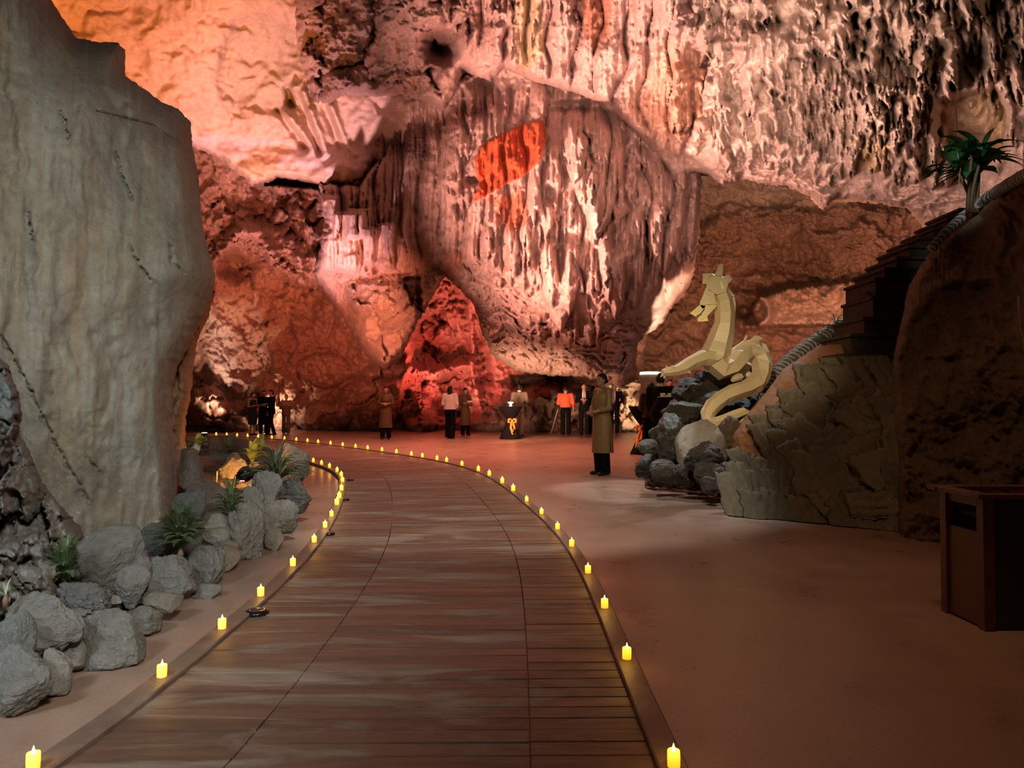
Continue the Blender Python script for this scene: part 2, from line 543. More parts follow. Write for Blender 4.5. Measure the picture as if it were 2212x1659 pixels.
# base boulders
for i, (bx, by, rx, ry, am) in enumerate([(450, 880, 46, 46, 3.0), (590, 870, 60, 70, 2.2), (790, 880, 70, 62, 2.2), (700, 800, 60, 40, 1.8),
        (905, 900, 40, 50, 2.4), (1065, 885, 70, 62, 2.4), (1200, 885, 120, 66, 2.6), (520, 900, 60, 40, 2), (700, 905, 60, 40, 2), (1340, 885, 60, 60, 3.0)]):
    q = 1 - ((X - bx) / rx) ** 2 - ((Y - by) / ry) ** 2
    r.D -= am * np.sqrt(np.clip(q, 0, 1))
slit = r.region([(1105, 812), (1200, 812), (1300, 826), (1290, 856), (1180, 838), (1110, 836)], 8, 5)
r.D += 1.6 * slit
r.noise(15, 15, 0.26, 4, 33, True)
slot = plmask([(655, 560), (700, 620), (690, 700)], X, Y, 10)
r.tint((0.40, 0.19, 0.11), r.region([(400, 620), (640, 620), (800, 780), (860, 850), (860, 930), (400, 930)], 60, 30) * 0.7)  # darker red-brown of the orange light painted into the lower wall
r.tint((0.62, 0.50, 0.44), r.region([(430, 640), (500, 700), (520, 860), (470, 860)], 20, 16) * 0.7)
r.tint((0.55, 0.34, 0.30), niche * 0.5)
r.tint((0.30, 0.17, 0.12), slit * 0.8)  # shade inside the slit painted into its colour
r.cut([(200, 100), (1440, 100), (1440, 600), (1410, 690), (1392, 760), (1388, 850), (1400, 1000), (200, 1000)], 1.5, 16, 5, 14, 34)
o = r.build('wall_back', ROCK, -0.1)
tag(o, 'red-lit craggy cave wall at the far end behind the guests', 'cave wall', kind='structure')

# ---- upper left vault: smooth wall and the lilac-lit shelf
r = Relief(60, 1180, -110, 440, ST, [
    (60, -110, 22), (60, 300, 24), (300, 0, 25), (420, 200, 27), (600, -60, 24), (560, 150, 27), (700, 250, 28), (900, 250, 27),
    (1100, 200, 30), (430, 300, 29), (800, 310, 28.5), (600, 400, 30.5), (430, 420, 32), (1100, 400, 33), (980, 240, 28.5), (900, -80, 27), (955, 100, 29.5), (1180, -80, 30)],
    (0.64, 0.50, 0.39))
X, Y = r.X, r.Y
r.noise(260, 200, 1.5, 4, 41, warp=50)
r.noise(90, 70, 0.35, 4, 42)

alc_or_shade = r.region([(480, 110), (505, 45), (560, 30), (640, 60), (660, 130), (690, 240), (560, 240), (500, 250), (476, 190)], 14, 7)
r.D += 0.55 * alc_or_shade
r.tint((0.42, 0.38, 0.26), alc_or_shade * 0.55)  # shadow where orange light is blocked, painted darker and slightly recessed
# diagonal runnels below the painted shadow patch
for (a, b) in (((600, 240), (660, 320)), ((640, 200), (690, 330)), ((700, 230), (735, 320)), ((620, 190), (632, 230))):
    r.D += 0.6 * plmask([a, b], X, Y, 8)
    r.D -= 0.5 * plmask([(a[0] + 16, a[1]), (b[0] + 16, b[1])], X, Y, 9)
# shelf: surface turns outward below y~300
sh = sstep(296, 330, Y - 0.02 * (X - 430)) * sstep(860, 760, X)
r.D -= 1.4 * sh * sstep(296, 380, Y)
r.tint((0.70, 0.56, 0.56), r.region([(400, 285), (560, 300), (800, 325), (812, 350), (770, 380), (560, 345), (400, 330)], 8, 6) * 0.9)  # lilac light on the shelf painted into the rock colour
r.tint((0.72, 0.52, 0.30), r.region([(540, 318), (640, 310), (600, 350), (590, 385), (520, 380)], 8, 6) * 0.7)
d = r.cut([(-50, -200), (1080, -200), (1100, 100), (1060, 260), (990, 420), (830, 372), (812, 345), (790, 385), (762, 400), (700, 398), (640, 386), (600, 382), (575, 392), (545, 402), (520, 380), (470, 340),
           (400, 312), (300, 330), (-50, 400)], 1.6, 14, 6, 14, 44)
o = r.build('ceiling', ROCKS)
tag(o, 'smooth orange-lit vault of the cave at upper left', 'cave ceiling', kind='structure')

# ---- upper middle: blocks, columns and the diagonal edge
r = Relief(610, 1640, -120, 480, 2.7, [
    (620, -120, 22), (620, 60, 25), (760, 40, 24.5), (760, 190, 26), (900, 40, 23.5), (950, 180, 25), (1050, -80, 21), (1090, 130, 24),
    (1200, 60, 22.5), (1250, 190, 23), (1400, 40, 21), (1400, 280, 22.5), (1550, 100, 20.5), (1560, 380, 22.5), (1640, -100, 18), (1640, 300, 21.5), (1640, 440, 22.5)], TAN)
X, Y = r.X, r.Y
r.noise(190, 170, 1.6, 4, 51, warp=50)
blk = r.region([(630, -120), (1010, -120), (1010, 60), (930, 110), (950, 240), (640, 240)], 20, 10)
r.facet(120, 130, 1.5, 52, blk, 50)
r.noise(60, 60, 0.5, 5, 53, True, blk, 30)
r.noise(14, 14, 0.22, 4, 54, True, 0.5 + 0.5 * blk)
col = r.region([(1000, -120), (1420, -120), (1480, 80), (1560, 380), (1400, 300), (1250, 190), (1090, 150), (1000, 100)], 25, 8)
r.flutes(52, 1.3, 55, col, 26, 0.06)
r.flutes(15, 0.25, 56, col, 10)
r.noise(24, 60, 0.35, 4, 57, True, col)
r.pendants([(900, -40), (1330, -40), (1330, 60), (1090, 170), (1010, 150)], 40, (10, 26), (50, 150), (0.5, 1.4), 58, 0.05)
r.pendants([(1440, 60), (1640, 60), (1640, 430), (1540, 390), (1440, 300)], 60, (9, 30), (30, 110), (0.6, 2.0), 59, -0.08)
wedge = r.region([(1390, -20), (1560, -60), (1640, 60), (1560, 130), (1450, 60)], 14, 8)
r.D -= 1.6 * wedge
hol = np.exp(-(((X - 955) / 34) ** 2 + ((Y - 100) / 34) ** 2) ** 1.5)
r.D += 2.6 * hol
r.tint((0.20, 0.13, 0.10), hol * 0.7)  # darkness of the hole painted onto its surface
r.tint((0.62, 0.53, 0.30), r.region([(1115, -20), (1165, -20), (1180, 110), (1130, 160), (1112, 120)], 8) * 0.7)
r.tint((0.40, 0.17, 0.09), r.region([(1250, -60), (1330, -60), (1320, 80), (1280, 110), (1255, 60)], 14, 6) * 0.8)
r.tint((0.66, 0.34, 0.17), r.region([(1440, 100), (1600, 130), (1600, 330), (1440, 330), (1360, 240)], 50, 20) * 0.55)
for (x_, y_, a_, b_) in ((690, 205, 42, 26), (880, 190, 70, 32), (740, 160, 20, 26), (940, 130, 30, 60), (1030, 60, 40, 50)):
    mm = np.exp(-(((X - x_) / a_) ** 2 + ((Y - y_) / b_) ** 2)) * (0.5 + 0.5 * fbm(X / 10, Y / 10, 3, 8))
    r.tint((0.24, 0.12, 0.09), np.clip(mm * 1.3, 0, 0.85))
r.cut([(640, -200), (1590, -200), (1612, -40), (1590, 120), (1616, 260), (1600, 340), (1590, 392), (1545, 380), (1500, 372), (1455, 395), (1400, 320), (1345, 262), (1270, 212), (1180, 184), (1130, 168), (1090, 148), (1060, 175), (1025, 165),
       (1000, 150), (990, 190), (960, 240), (930, 225), (880, 212), (800, 208), (740, 205), (712, 228), (676, 225), (660, 180), (648, 120), (636, 60)], 2.6, 22, 5, 12, 60)
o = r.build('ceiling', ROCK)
tag(o, 'pink-lit blocks and fluted columns of the cave roof above the diagonal ledge', 'cave ceiling', kind='structure')

# ---- upper right: dense stalactites
r = Relief(1470, 2360, -120, 560, 2.7, [
    (1470, -120, 17), (1480, 120, 20), (1500, 360, 22), (1700, -80, 16), (1700, 150, 18.5), (1700, 400, 22), (1900, -80, 15.8), (1900, 150, 17), (1900, 330, 19), (1850, 440, 23),
    (2100, -80, 15.5), (2100, 150, 16.5), (2080, 330, 19), (2060, 450, 23), (2300, -80, 15), (2300, 150, 16), (2300, 400, 17), (2360, 540, 17)], (0.58, 0.47, 0.39))
X, Y = r.X, r.Y
r.noise(190, 170, 1.2, 3, 61, warp=40)
r.noise(50, 90, 0.22, 4, 62, True, 1.0, 20)
pz = [(1500, -60), (2330, -60), (2330, 420), (2200, 380), (2120, 230), (2000, 260), (1990, 420), (1850, 400), (1600, 380), (1500, 300)]
r.pendants(pz, 80, (26, 50), (100, 200), (0.8, 2.0), 63, 0.12, 0.32, 0.2)
r.pendants(pz, 300, (10, 24), (50, 120), (0.5, 1.2), 64, 0.10, 0.30, 0.18)
r.pendants(pz, 260, (5, 11), (26, 66), (0.3, 0.7), 264, 0.06, 0.25, 0.15)
r.pendants([(1700, 180), (2020, 180), (2020, 380), (1880, 380), (1700, 340)], 240, (4, 10), (24, 66), (0.3, 0.8), 65, 0.03, 0.3, 0.2)
r.noise(8, 22, 0.07, 4, 66, True)
# smooth hollows that stay in shade
for (x_, y_, a_, b_, am) in ((1855, 70, 26, 52, 1.0), (1940, 110, 50, 50, 1.2), (2110, 120, 22, 46, 1.0), (1640, 45, 45, 22, 1.0), (2150, 20, 22, 50, 0.8), (1760, 130, 22, 26, 1.0), (1680, 275, 26, 26, 0.9)):
    r.D += am * np.exp(-(((X - x_) / a_) ** 2 + ((Y - y_) / b_) ** 2) ** 2)
# smooth yellowish hollow behind the palm
sm = r.region([(2030, 215), (2150, 190), (2180, 240), (2165, 330), (2060, 330), (2020, 290)], 10, 6)
r.D += 2.2 * sm
r.tint((0.80, 0.62, 0.38), sm * 0.8)
# low rolling roof with lumps beneath the fringe
lo = r.region([(1500, 372), (1640, 330), (1800, 390), (1960, 380), (2080, 420), (2220, 440), (2220, 560), (1500, 560)], 14, 8)
r.D += 0.6 * lo
r.noise(60, 26, 0.8, 3, 67, True, lo, 20)
r.tint((0.66, 0.50, 0.42), lo * 0.7)
r.tint((0.44, 0.37, 0.29), (r.region([(1830, -60), (2180, -60), (2180, 180), (1900, 200), (1830, 120)], 40, 40)) * 0.5)
r.tint((0.70, 0.55, 0.30), r.region([(1860, 300), (1930, 310), (1905, 372), (1870, 370), (1850, 350)], 10, 8) * 0.7)
r.pendants([(1740, 380), (1800, 380), (1790, 450), (1770, 455)], 8, (14, 26), (50, 90), (0.9, 1.8), 68)
r.pendants([(1990, 330), (2060, 330), (2050, 420), (2010, 420)], 8, (12, 24), (60, 120), (0.9, 1.8), 69)
r.cut([(1400, -200), (2420, -200), (2420, 620), (2212, 500), (2100, 520), (2010, 520), (1985, 480), (1960, 452), (1900, 440), (1850, 436), (1800, 436), (1776, 455), (1750, 428), (1700, 402), (1650, 398), (1600, 385),
       (1560, 400), (1520, 372), (1470, 330), (1505, 240), (1530, 130), (1490, 70), (1450, 20), (1400, -40)], 2.4, 16, 6, 10, 70)
o = r.build('ceiling', ROCK)
tag(o, 'dense fringe of jagged stalactites on the cave roof at upper right', 'cave ceiling', kind='structure')

# ---- the big hanging flowstone mass
r = Relief(650, 1560, 130, 870, 2.3, [
    (690, 400, 29), (720, 560, 29), (800, 300, 28.5), (800, 480, 28), (900, 620, 28), (830, 780, 29.5), (900, 400, 26.5), (960, 560, 26.5), (1030, 260, 26.5),
    (1100, 300, 25), (1100, 480, 24), (1200, 260, 25.5), (1250, 400, 23.2), (1230, 560, 22.8), (1100, 640, 24), (1240, 700, 23.5), (1150, 790, 25.5), (1300, 820, 25.5), (1400, 400, 24.5),
    (1500, 420, 25.2), (1480, 580, 25.6), (1390, 640, 24.8), (1360, 760, 25.6), (1060, 760, 26), (1000, 640, 26), (1440, 690, 27.2), (1490, 620, 28.4), (1400, 700, 25.6)], (0.62, 0.46, 0.395))
X, Y = r.X, r.Y
r.noise(170, 190, 1.3, 4, 71, warp=50)
up = r.region([(800, 190), (1350, 190), (1520, 380), (1510, 560), (1440, 640), (1300, 640), (1060, 560), (960, 560), (720, 600), (690, 400)], 30, 12)
r.flutes(44, 1.1, 72, up, 22, 0.03)
r.flutes(13, 0.32, 73, up, 12)
r.pendants([(980, 260), (1500, 340), (1510, 560), (1430, 640), (1330, 700), (1080, 620), (980, 520)], 120, (10, 30), (60, 190), (0.4, 1.3), 74, 0.03, 0.5)
r.pendants([(980, 220), (1350, 260), (1350, 520), (1000, 560)], 110, (4, 9), (30, 100), (0.15, 0.5), 75, 0.02, 0.5)
r.pendants([(1040, 480), (1440, 480), (1400, 660), (1260, 780), (1140, 760), (1060, 620)], 80, (6, 15), (50, 130), (0.25, 0.7), 176, 0.0, 0.5)
# three large named lobes
for (cx_, tp, bt, wd, am) in ((1290, 230, 520, 62, 3.0), (1240, 250, 400, 34, 2.4), (1435, 330, 600, 50, 1.6), (1180, 280, 520, 36, 1.2), (1330, 420, 690, 50, 1.6), (1210, 500, 720, 50, 1.4)):
    t = np.clip((Y - tp) / (bt - tp), 0, 1)
    ww = wd * (1 - t ** 3) + 1e-3
    q = (X - cx_ - 6 * perlin(Y / 50, X * 0, 5)) / ww
    r.D -= am * np.sqrt(np.clip(1 - q * q, 0, 1)) * sstep(0, 0.2, t) * (t < 1) * (0.5 + 0.5 * t)
# left fluted stump
for (cx_, tp, bt, wd, am) in ((755, 455, 600, 34, 1.8), (712, 420, 600, 24, 1.4), (800, 490, 580, 16, 1.4), (835, 480, 590, 20, 1.3), (775, 450, 520, 26, 1.6)):
    t = np.clip((Y - tp) / (bt - tp), 0, 1)
    q = (X - cx_) / wd
    r.D -= am * np.sqrt(np.clip(1 - q * q, 0, 1)) * sstep(0, 0.06, t) * sstep(1, 0.8, t)
lump = r.region([(760, 620), (960, 600), (1000, 640), (900, 740), (830, 800), (780, 730)], 20, 10)
r.facet(70, 60, 1.1, 76, lump, 30)
r.D -= 1.2 * lump
r.tint((0.66, 0.53, 0.46), lump * 0.8)  # paler tone stands for the salmon light on this lump
r.noise(26, 22, 0.7, 4, 77, True, r.region([(760, 590), (960, 590), (960, 670), (800, 680)], 14, 10))
foot = r.region([(1020, 600), (1200, 700), (1420, 680), (1380, 840), (1000, 860)], 40, 20)
r.noise(70, 20, 0.6, 4, 78, True, foot, 60)
smooth = r.region([(960, 560), (1060, 560), (1180, 700), (1180, 820), (1030, 760)], 20, 10)
r.noise(16, 120, 0.35, 3, 79, True, smooth, 80)
r.noise(9, 90, 0.16, 4, 80, True, up, 8)
r.noise(12, 16, 0.10, 4, 83, True, 1 - up)
for (x_, y_, a_, b_) in ((1050, 175, 20, 26), (1240, 230, 50, 12), (1330, 520, 16, 30), (1355, 600, 14, 40), (1215, 560, 10, 30), (905, 640, 8, 46), (1190, 420, 14, 20), (1020, 390, 20, 9)):
    r.D += 1.3 * np.exp(-(((X - x_) / a_) ** 2 + ((Y - y_) / b_) ** 2) ** 1.5)
# orange patch, raised and coloured
pat = r.region([(1175, 258), (1182, 300), (1165, 350), (1125, 385), (1090, 400), (1050, 425), (1015, 440), (1035, 400), (1025, 350), (1035, 320), (1080, 290), (1130, 268)], 3, 5, 9)
r.D -= 0.9 * pat
r.tint((0.62, 0.11, 0.025), pat * 0.97)
pat2 = r.region([(1060, 430), (1130, 410), (1140, 480), (1110, 500), (1085, 480)], 12, 7)
r.tint((0.62, 0.17, 0.06), pat2 * 0.8)
r.tint((0.40, 0.15, 0.07), r.region([(955, 540), (1000, 545), (1005, 590), (965, 590)], 10, 6) * 0.7)
dk = plmask([(820, 300), (900, 290), (960, 270), (1010, 240), (1060, 225)], X, Y, 26) * np.clip(0.75 + 0.6 * fbm(X / 7, Y / 7, 4, 12, True), 0, 1)
r.tint((0.17, 0.075, 0.055), np.clip(dk, 0, 0.9))
dk = plmask([(850, 310), (920, 330), (900, 300)], X, Y, 18) * np.clip(0.6 + 0.6 * fbm(X / 7, Y / 7, 4, 13, True), 0, 1)
r.tint((0.17, 0.075, 0.055), np.clip(dk, 0, 0.8))
r.noise(7, 7, 0.25, 3, 81, True, dk)
r.cut([(690, 395), (740, 395), (770, 400), (815, 345), (800, 300), (830, 230), (950, 180), (1100, 120), (1300, 200), (1400, 290), (1516, 372), (1512, 500), (1497, 600), (1478, 640), (1448, 668), (1432, 700), (1378, 738),
       (1374, 790), (1378, 820), (1340, 838), (1300, 822), (1250, 812), (1200, 813), (1115, 803), (1066, 772), (1040, 720), (1026, 660), (1000, 632), (962, 596), (948, 620), (912, 680), (886, 730), (856, 796), (826, 800), (790, 770), (748, 700), (706, 640), (672, 590), (690, 540), (700, 480)],
      2.0, 18, 6, 12, 82)
o = r.build('hanging_flowstone', ROCK)
tag(o, 'huge fluted flowstone mass hanging from the roof in the centre, with an orange patch', 'rock formation')

# ---- foot of the column, pale lit
r = Relief(1290, 1420, 790, 935, 2.4, [(1290, 800, 31.4), (1420, 800, 31), (1360, 860, 31), (1290, 930, 31.4), (1420, 930, 30.6)], (0.58, 0.46, 0.36))
r.noise(30, 16, 0.6, 4, 91, True, 1.0, 20)
r.facet(26, 22, 0.9, 92, sstep(880, 900, r.Y))
r.flutes(12, 0.5, 93, sstep(850, 860, r.Y) * sstep(905, 885, r.Y))
r.cut([(1284, 768), (1350, 772), (1368, 792), (1390, 830), (1372, 850), (1386, 880), (1402, 905), (1410, 940), (1280, 945), (1280, 860)], 2.0, 18, 5, 9, 94)
o = r.build('flowstone_foot', ROCK, -0.05)
tag(o, 'pale ribbed rock foot standing on the floor under the hanging mass, lit warm white', 'rock formation')

# ---- near left smooth rock
r = Relief(-900, 480, -160, 1330, 3.2, [
    (-900, -160, 4.6), (-900, 600, 4.3), (-900, 1300, 4.2), (-330, -160, 4.9), (-330, 700, 4.7), (-330, 1300, 4.6), (0, -100, 5.6), (60, 300, 5.4), (60, 800, 5.2), (100, 1100, 5.6), (250, 200, 6.0), (250, 600, 5.6), (250, 900, 5.6), (250, 1150, 5.9),
    (400, 300, 6.8), (400, 600, 6.2), (400, 900, 6.3), (380, 1150, 6.4), (440, 650, 6.8), (200, 60, 6.8)], (0.37, 0.36, 0.305))
X, Y = r.X, r.Y
r.noise(150, 600, 0.22, 3, 101, warp=30)
r.noise(60, 60, 0.012, 4, 102, True)
r.noise(40, 400, 0.022, 3, 103, True, 1.0, 20)
crk = [[(250, 330), (262, 380), (285, 430)], [(280, 530), (300, 570), (325, 605)], [(368, 530), (372, 565), (400, 590)], [(0, 720), (60, 830), (120, 960), (190, 1080)], [(190, 990), (215, 1020)], [(60, 460), (70, 520)], [(130, 240), (150, 300)], [(210, 240), (330, 270), (410, 330)]]
for c in crk:
    r.D += 0.08 * plmask(c, X + 8 * fbm(X / 14, Y / 14, 2, 9), Y, 2.2)
    r.D -= 0.012 * plmask([(a + 8, b - 4) for a, b in c], X, Y, 10)
ridge = plmask([(120, 20), (200, 120), (250, 240), (330, 260), (415, 310)], X, Y, 26)
r.D += 0.12 * ridge
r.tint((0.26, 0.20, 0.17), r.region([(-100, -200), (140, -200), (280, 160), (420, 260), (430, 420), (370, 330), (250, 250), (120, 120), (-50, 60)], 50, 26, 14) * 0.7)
r.tint((0.42, 0.33, 0.24), plmask([(210, 480), (165, 560), (150, 900), (120, 1000)], X, Y, 36) * 0.55)
r.tint((0.40, 0.33, 0.24), plmask([(20, 60), (30, 400), (20, 700)], X, Y, 26) * 0.5)
r.tint((0.44, 0.45, 0.41), plmask([(95, 200), (80, 500), (60, 800)], X, Y, 30) * 0.6)
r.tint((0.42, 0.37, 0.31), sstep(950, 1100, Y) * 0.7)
st_ = fbm(X / 16.0, Y / 260.0, 4, 57)
r.tint((0.40, 0.31, 0.22), np.clip(st_ * 1.6, 0, 0.55))
r.tint((0.45, 0.45, 0.41), np.clip(-st_ * 1.4, 0, 0.4))
sp_ = fbm(X / 6.0, Y / 6.0, 2, 55)
r.tint((0.66, 0.64, 0.58), (sp_ > 0.52) * sstep(900, 1050, Y) * 0.8)
sp2 = fbm(X / 4.5, Y / 9.0, 2, 56)
r.tint((0.20, 0.17, 0.14), (sp2 > 0.60) * 0.5)
r.cut([(-980, -250), (95, -60), (110, 0), (165, 82), (205, 90), (255, 92), (270, 108), (271, 165), (310, 190), (345, 218), (385, 235), (412, 265), (416, 320), (428, 372), (432, 430), (440, 500), (452, 550), (466, 600), (458, 640),
       (440, 680), (410, 740), (385, 790), (374, 830), (372, 900), (378, 960), (386, 1040), (388, 1120), (380, 1180), (300, 1340), (-980, 1340)], 1.6, 46, 3.5, 16, 104)
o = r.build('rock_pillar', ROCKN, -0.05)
tag(o, 'huge smooth grey rock face streaked brown, leaning over the left side of the walkway', 'rock')

# ---- brown rock foot just right of it
r = Relief(360, 470, 620, 1080, 2.6, [(360, 640, 8.4), (470, 640, 9.2), (360, 1000, 7.8), (470, 1000, 8.6), (410, 800, 8.4)], (0.42, 0.25, 0.13))
r.noise(40, 90, 0.3, 4, 111, True, 1.0, 20)
r.noise(14, 20, 0.07, 4, 112, True)
r.tint((0.30, 0.22, 0.19), sstep(900, 1000, r.Y))
r.cut([(380, 640), (462, 640), (452, 680), (425, 740), (418, 800), (412, 860), (402, 900), (400, 960), (415, 1000), (432, 1040), (425, 1080), (350, 1080), (350, 700)], 0.8, 30, 4, 14, 113)
o = r.build('rock_spur', ROCKN, -0.05)
tag(o, 'brown rock spur standing behind the right edge of the smooth grey rock face', 'rock')

# ---- craggy dark wall at the lower left
r = Relief(-900, 250, 560, 1560, 3.0, [(-900, 560, 3.9), (-900, 1500, 3.2), (-330, 700, 3.9), (-330, 1400, 3.3), (0, 720, 4.3), (0, 1000, 3.9), (0, 1250, 3.6), (120, 1000, 4.5), (120, 1250, 4.1), (200, 1200, 4.7), (250, 1400, 4.2)], (0.205, 0.195, 0.175))
X, Y = r.X, r.Y
r.facet(95, 110, 0.42, 121, 1.0, 40)
r.facet(44, 50, 0.12, 122, 1.0, 20)
r.noise(20, 20, 0.035, 4, 123, True)
r.tint((0.52, 0.52, 0.50), plmask([(112, 1085), (125, 1120), (135, 1160), (150, 1200)], X, Y, 7))
r.tint((0.17, 0.21, 0.22), r.region([(-50, 750), (45, 860), (40, 940), (-50, 940)], 10, 6) * 0.6)
r.cut([(-980, 520), (-200, 560), (-40, 640), (-10, 760), (18, 790), (40, 850), (48, 900), (40, 935), (62, 970), (90, 1040), (130, 1090), (175, 1140), (190, 1180), (235, 1240), (240, 1330), (150, 1440), (-100, 1540), (-980, 1600)], 0.5, 24, 5, 12, 124)
o = r.build('craggy_wall', ROCKN, -0.05)
tag(o, 'dark blocky cracked rock at the far left below the smooth grey face', 'rock')

# ---- right foreground: dark rough wall
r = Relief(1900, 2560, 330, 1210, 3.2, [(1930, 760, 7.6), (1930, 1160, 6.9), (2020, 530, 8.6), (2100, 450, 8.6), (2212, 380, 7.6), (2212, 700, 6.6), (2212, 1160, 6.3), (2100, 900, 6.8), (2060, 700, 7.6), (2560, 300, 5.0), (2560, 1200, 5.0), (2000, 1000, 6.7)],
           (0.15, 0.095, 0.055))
X, Y = r.X, r.Y
r.noise(150, 170, 0.34, 3, 131, warp=50)
r.noise(60, 66, 0.10, 5, 132, True, 1.0, 30)
r.noise(14, 14, 0.025, 4, 133, True)
r.flutes(9, 0.05, 134, r.region([(1930, 560), (2040, 520), (2060, 620), (1960, 700)], 20), 6)
r.D -= 0.25 * plmask([(1950, 700), (2000, 640), (2060, 600), (2150, 600)], X, Y, 20)
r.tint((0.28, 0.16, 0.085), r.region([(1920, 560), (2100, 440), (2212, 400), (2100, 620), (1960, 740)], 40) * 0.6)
r.cut([(2600, 150), (2400, 290), (2212, 376), (2150, 412), (2090, 452), (2050, 492), (2012, 540), (1985, 580), (1962, 620), (1948, 690), (1932, 760), (1925, 800), (1930, 900), (1940, 1000), (1935, 1100), (1930, 1230), (2600, 1230)], 0.7, 26, 4, 12, 135)
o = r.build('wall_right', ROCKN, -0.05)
tag(o, 'dark rough cave wall in shade at the right edge, behind the wooden bin', 'cave wall', kind='structure')

# ---- reddish plastered mound under the stair
r = Relief(1540, 1990, 600, 1190, 3.0, [(1560, 1110, 8.3), (1700, 1135, 7.9), (1940, 1150, 7.2), (1580, 960, 9.0), (1700, 800, 9.6), (1820, 740, 9.6), (1900, 640, 9.6), (1950, 800, 8.0), (1800, 900, 8.6), (1950, 950, 7.6), (1990, 600, 9.4)], (0.42, 0.20, 0.10))
X, Y = r.X, r.Y
r.noise(90, 120, 0.16, 4, 141, warp=40)
r.noise(26, 40, 0.05, 4, 142, True)
r.noise(18, 60, 0.10, 4, 143, True, r.region([(1560, 920), (1640, 900), (1640, 1040), (1560, 1040)], 16))
r.cut([(1562, 1200), (1566, 1060), (1576, 1000), (1580, 940), (1612, 895), (1640, 862), (1668, 830), (1690, 798), (1735, 768), (1770, 745), (1800, 735), (1825, 722), (1838, 748), (1850, 775), (1900, 780), (1960, 780), (2000, 1200)], 0.9, 22, 3, 14, 144)
mound = r.build('plastered_mound', ROCKN, -0.05)
tag(mound, 'rust-brown plastered mound under the stair, clad with grey bark-like slabs', 'mound')
# =================================================================== FLOOR, BOARDWALK, CANDLES
m, nt, b = mat_new('polished_concrete')
v = objvec(nt)
n1 = noise_tex(nt, 0.55, 6, 0.6, v, 0.6)
n2 = noise_tex(nt, 2.2, 9, 0.62, objvec(nt, (1, 0.8, 1)), 0.3)
n3 = noise_tex(nt, 60, 4, 0.6, v)
c = ramp(nt, n1, [(0.3, (0.30, 0.195, 0.145)), (0.55, (0.37, 0.255, 0.195)), (0.75, (0.43, 0.315, 0.245))])
c = mixc(nt, 0.75, c, ramp(nt, n2, [(0.32, (0.80, 0.78, 0.76)), (0.5, (1, 1, 1)), (0.66, (1.12, 1.10, 1.08))]), 'MULTIPLY')
c = mixc(nt, 0.25, c, ramp(nt, n3, [(0.35, (0.6, 0.6, 0.6)), (0.6, (1.1, 1.1, 1.1))]), 'MULTIPLY')
nt.links.new(c, b.inputs['Base Color'])
rr = ramp(nt, n2, [(0.35, (0.27,) * 3), (0.65, (0.36,) * 3)])
nt.links.new(rr, b.inputs['Roughness'])
bump(nt, b, n2, 0.08, 0.01)
CONC = m
# slightly uneven slab
xs = np.linspace(-45, 45, 91); ys = np.linspace(-8, 48, 57)
XX, YY = np.meshgrid(xs, ys)
ZZ = np.zeros_like(XX)
idx = np.arange(XX.size).reshape(XX.shape)
q = np.stack([idx[:-1, :-1], idx[:-1, 1:], idx[1:, 1:], idx[1:, :-1]], -1).reshape(-1, 4)
fl = link_mesh('floor', mesh_np('floor', np.stack([XX, YY, ZZ], -1).reshape(-1, 3), q, True), CONC)
tag(fl, 'polished reddish concrete cave floor', 'floor', kind='structure')

ZE = 0.055     # top of the edge boards
right_px = [(1523, 1800), (1450, 1655), (1355, 1423), (1307, 1313), (1273, 1238), (1239, 1180), (1207, 1143), (1171, 1110), (1138, 1083), (1109, 1060), (1087, 1043), (1060, 1027), (1035, 1017),
            (1002, 1005.5), (966, 997.5), (945, 993.5), (912, 988), (890, 984), (856, 979), (827, 974.5), (793, 970.5), (768, 967), (741, 963.3), (714, 960), (688, 956.8), (664, 954.3), (641, 951.8),
            (615, 949.5), (588, 947.2), (559, 945), (535, 943.6), (513, 942.3), (490, 941.2), (468, 940.2), (440, 939.2), (400, 938)]
left_px = [(-150, 1800), (95, 1662), (352, 1462), (482, 1358), (564, 1287), (638, 1222), (680, 1171), (704, 1139), (717, 1115), (728, 1090), (733, 1076), (739, 1059), (741, 1041), (740, 1029),
           (731, 1019), (714, 1010), (695, 1003.5), (678, 998), (660, 993.5), (643, 989)]
RW = [G(x, y, ZE) for x, y in right_px]
LW = [G(x, y, ZE) for x, y in left_px]

def smooth_line(pts, n=3):
    """Catmull-Rom through the points, then evenly smoothed"""
    out = []
    p = [pts[0] * 2 - pts[1]] + list(pts) + [pts[-1] * 2 - pts[-2]]
    for i in range(1, len(p) - 2):
        for k in range(n):
            t = k / n
            a, b_, c_, d_ = p[i - 1], p[i], p[i + 1], p[i + 2]
            out.append(0.5 * ((2 * b_) + (c_ - a) * t + (2 * a - 5 * b_ + 4 * c_ - d_) * t * t + (3 * b_ - 3 * c_ + d_ - a) * t ** 3))
    out.append(pts[-1].copy())
    for _ in range(5):
        out = [out[0]] + [(out[i - 1] + out[i] * 2 + out[i + 1]) / 4 for i in range(1, len(out) - 1)] + [out[-1]]
    return out

def relax(pts, n):
    pts = [p.copy() for p in pts]
    for _ in range(n):
        pts = [pts[0]] + [(pts[i - 1] + pts[i] * 2 + pts[i + 1]) / 4 for i in range(1, len(pts) - 1)] + [pts[-1]]
    return pts
Rl = smooth_line(relax(RW, 1), 4)
# the left edge goes on, hidden behind the rockery, parallel to the right one
ext = [Vector((-6.2, 17.6, ZE)), Vector((-8.0, 19.2, ZE)), Vector((-11, 22.2, ZE)), Vector((-15, 24.6, ZE))]
Ll = smooth_line(relax(LW, 1) + ext, 4)

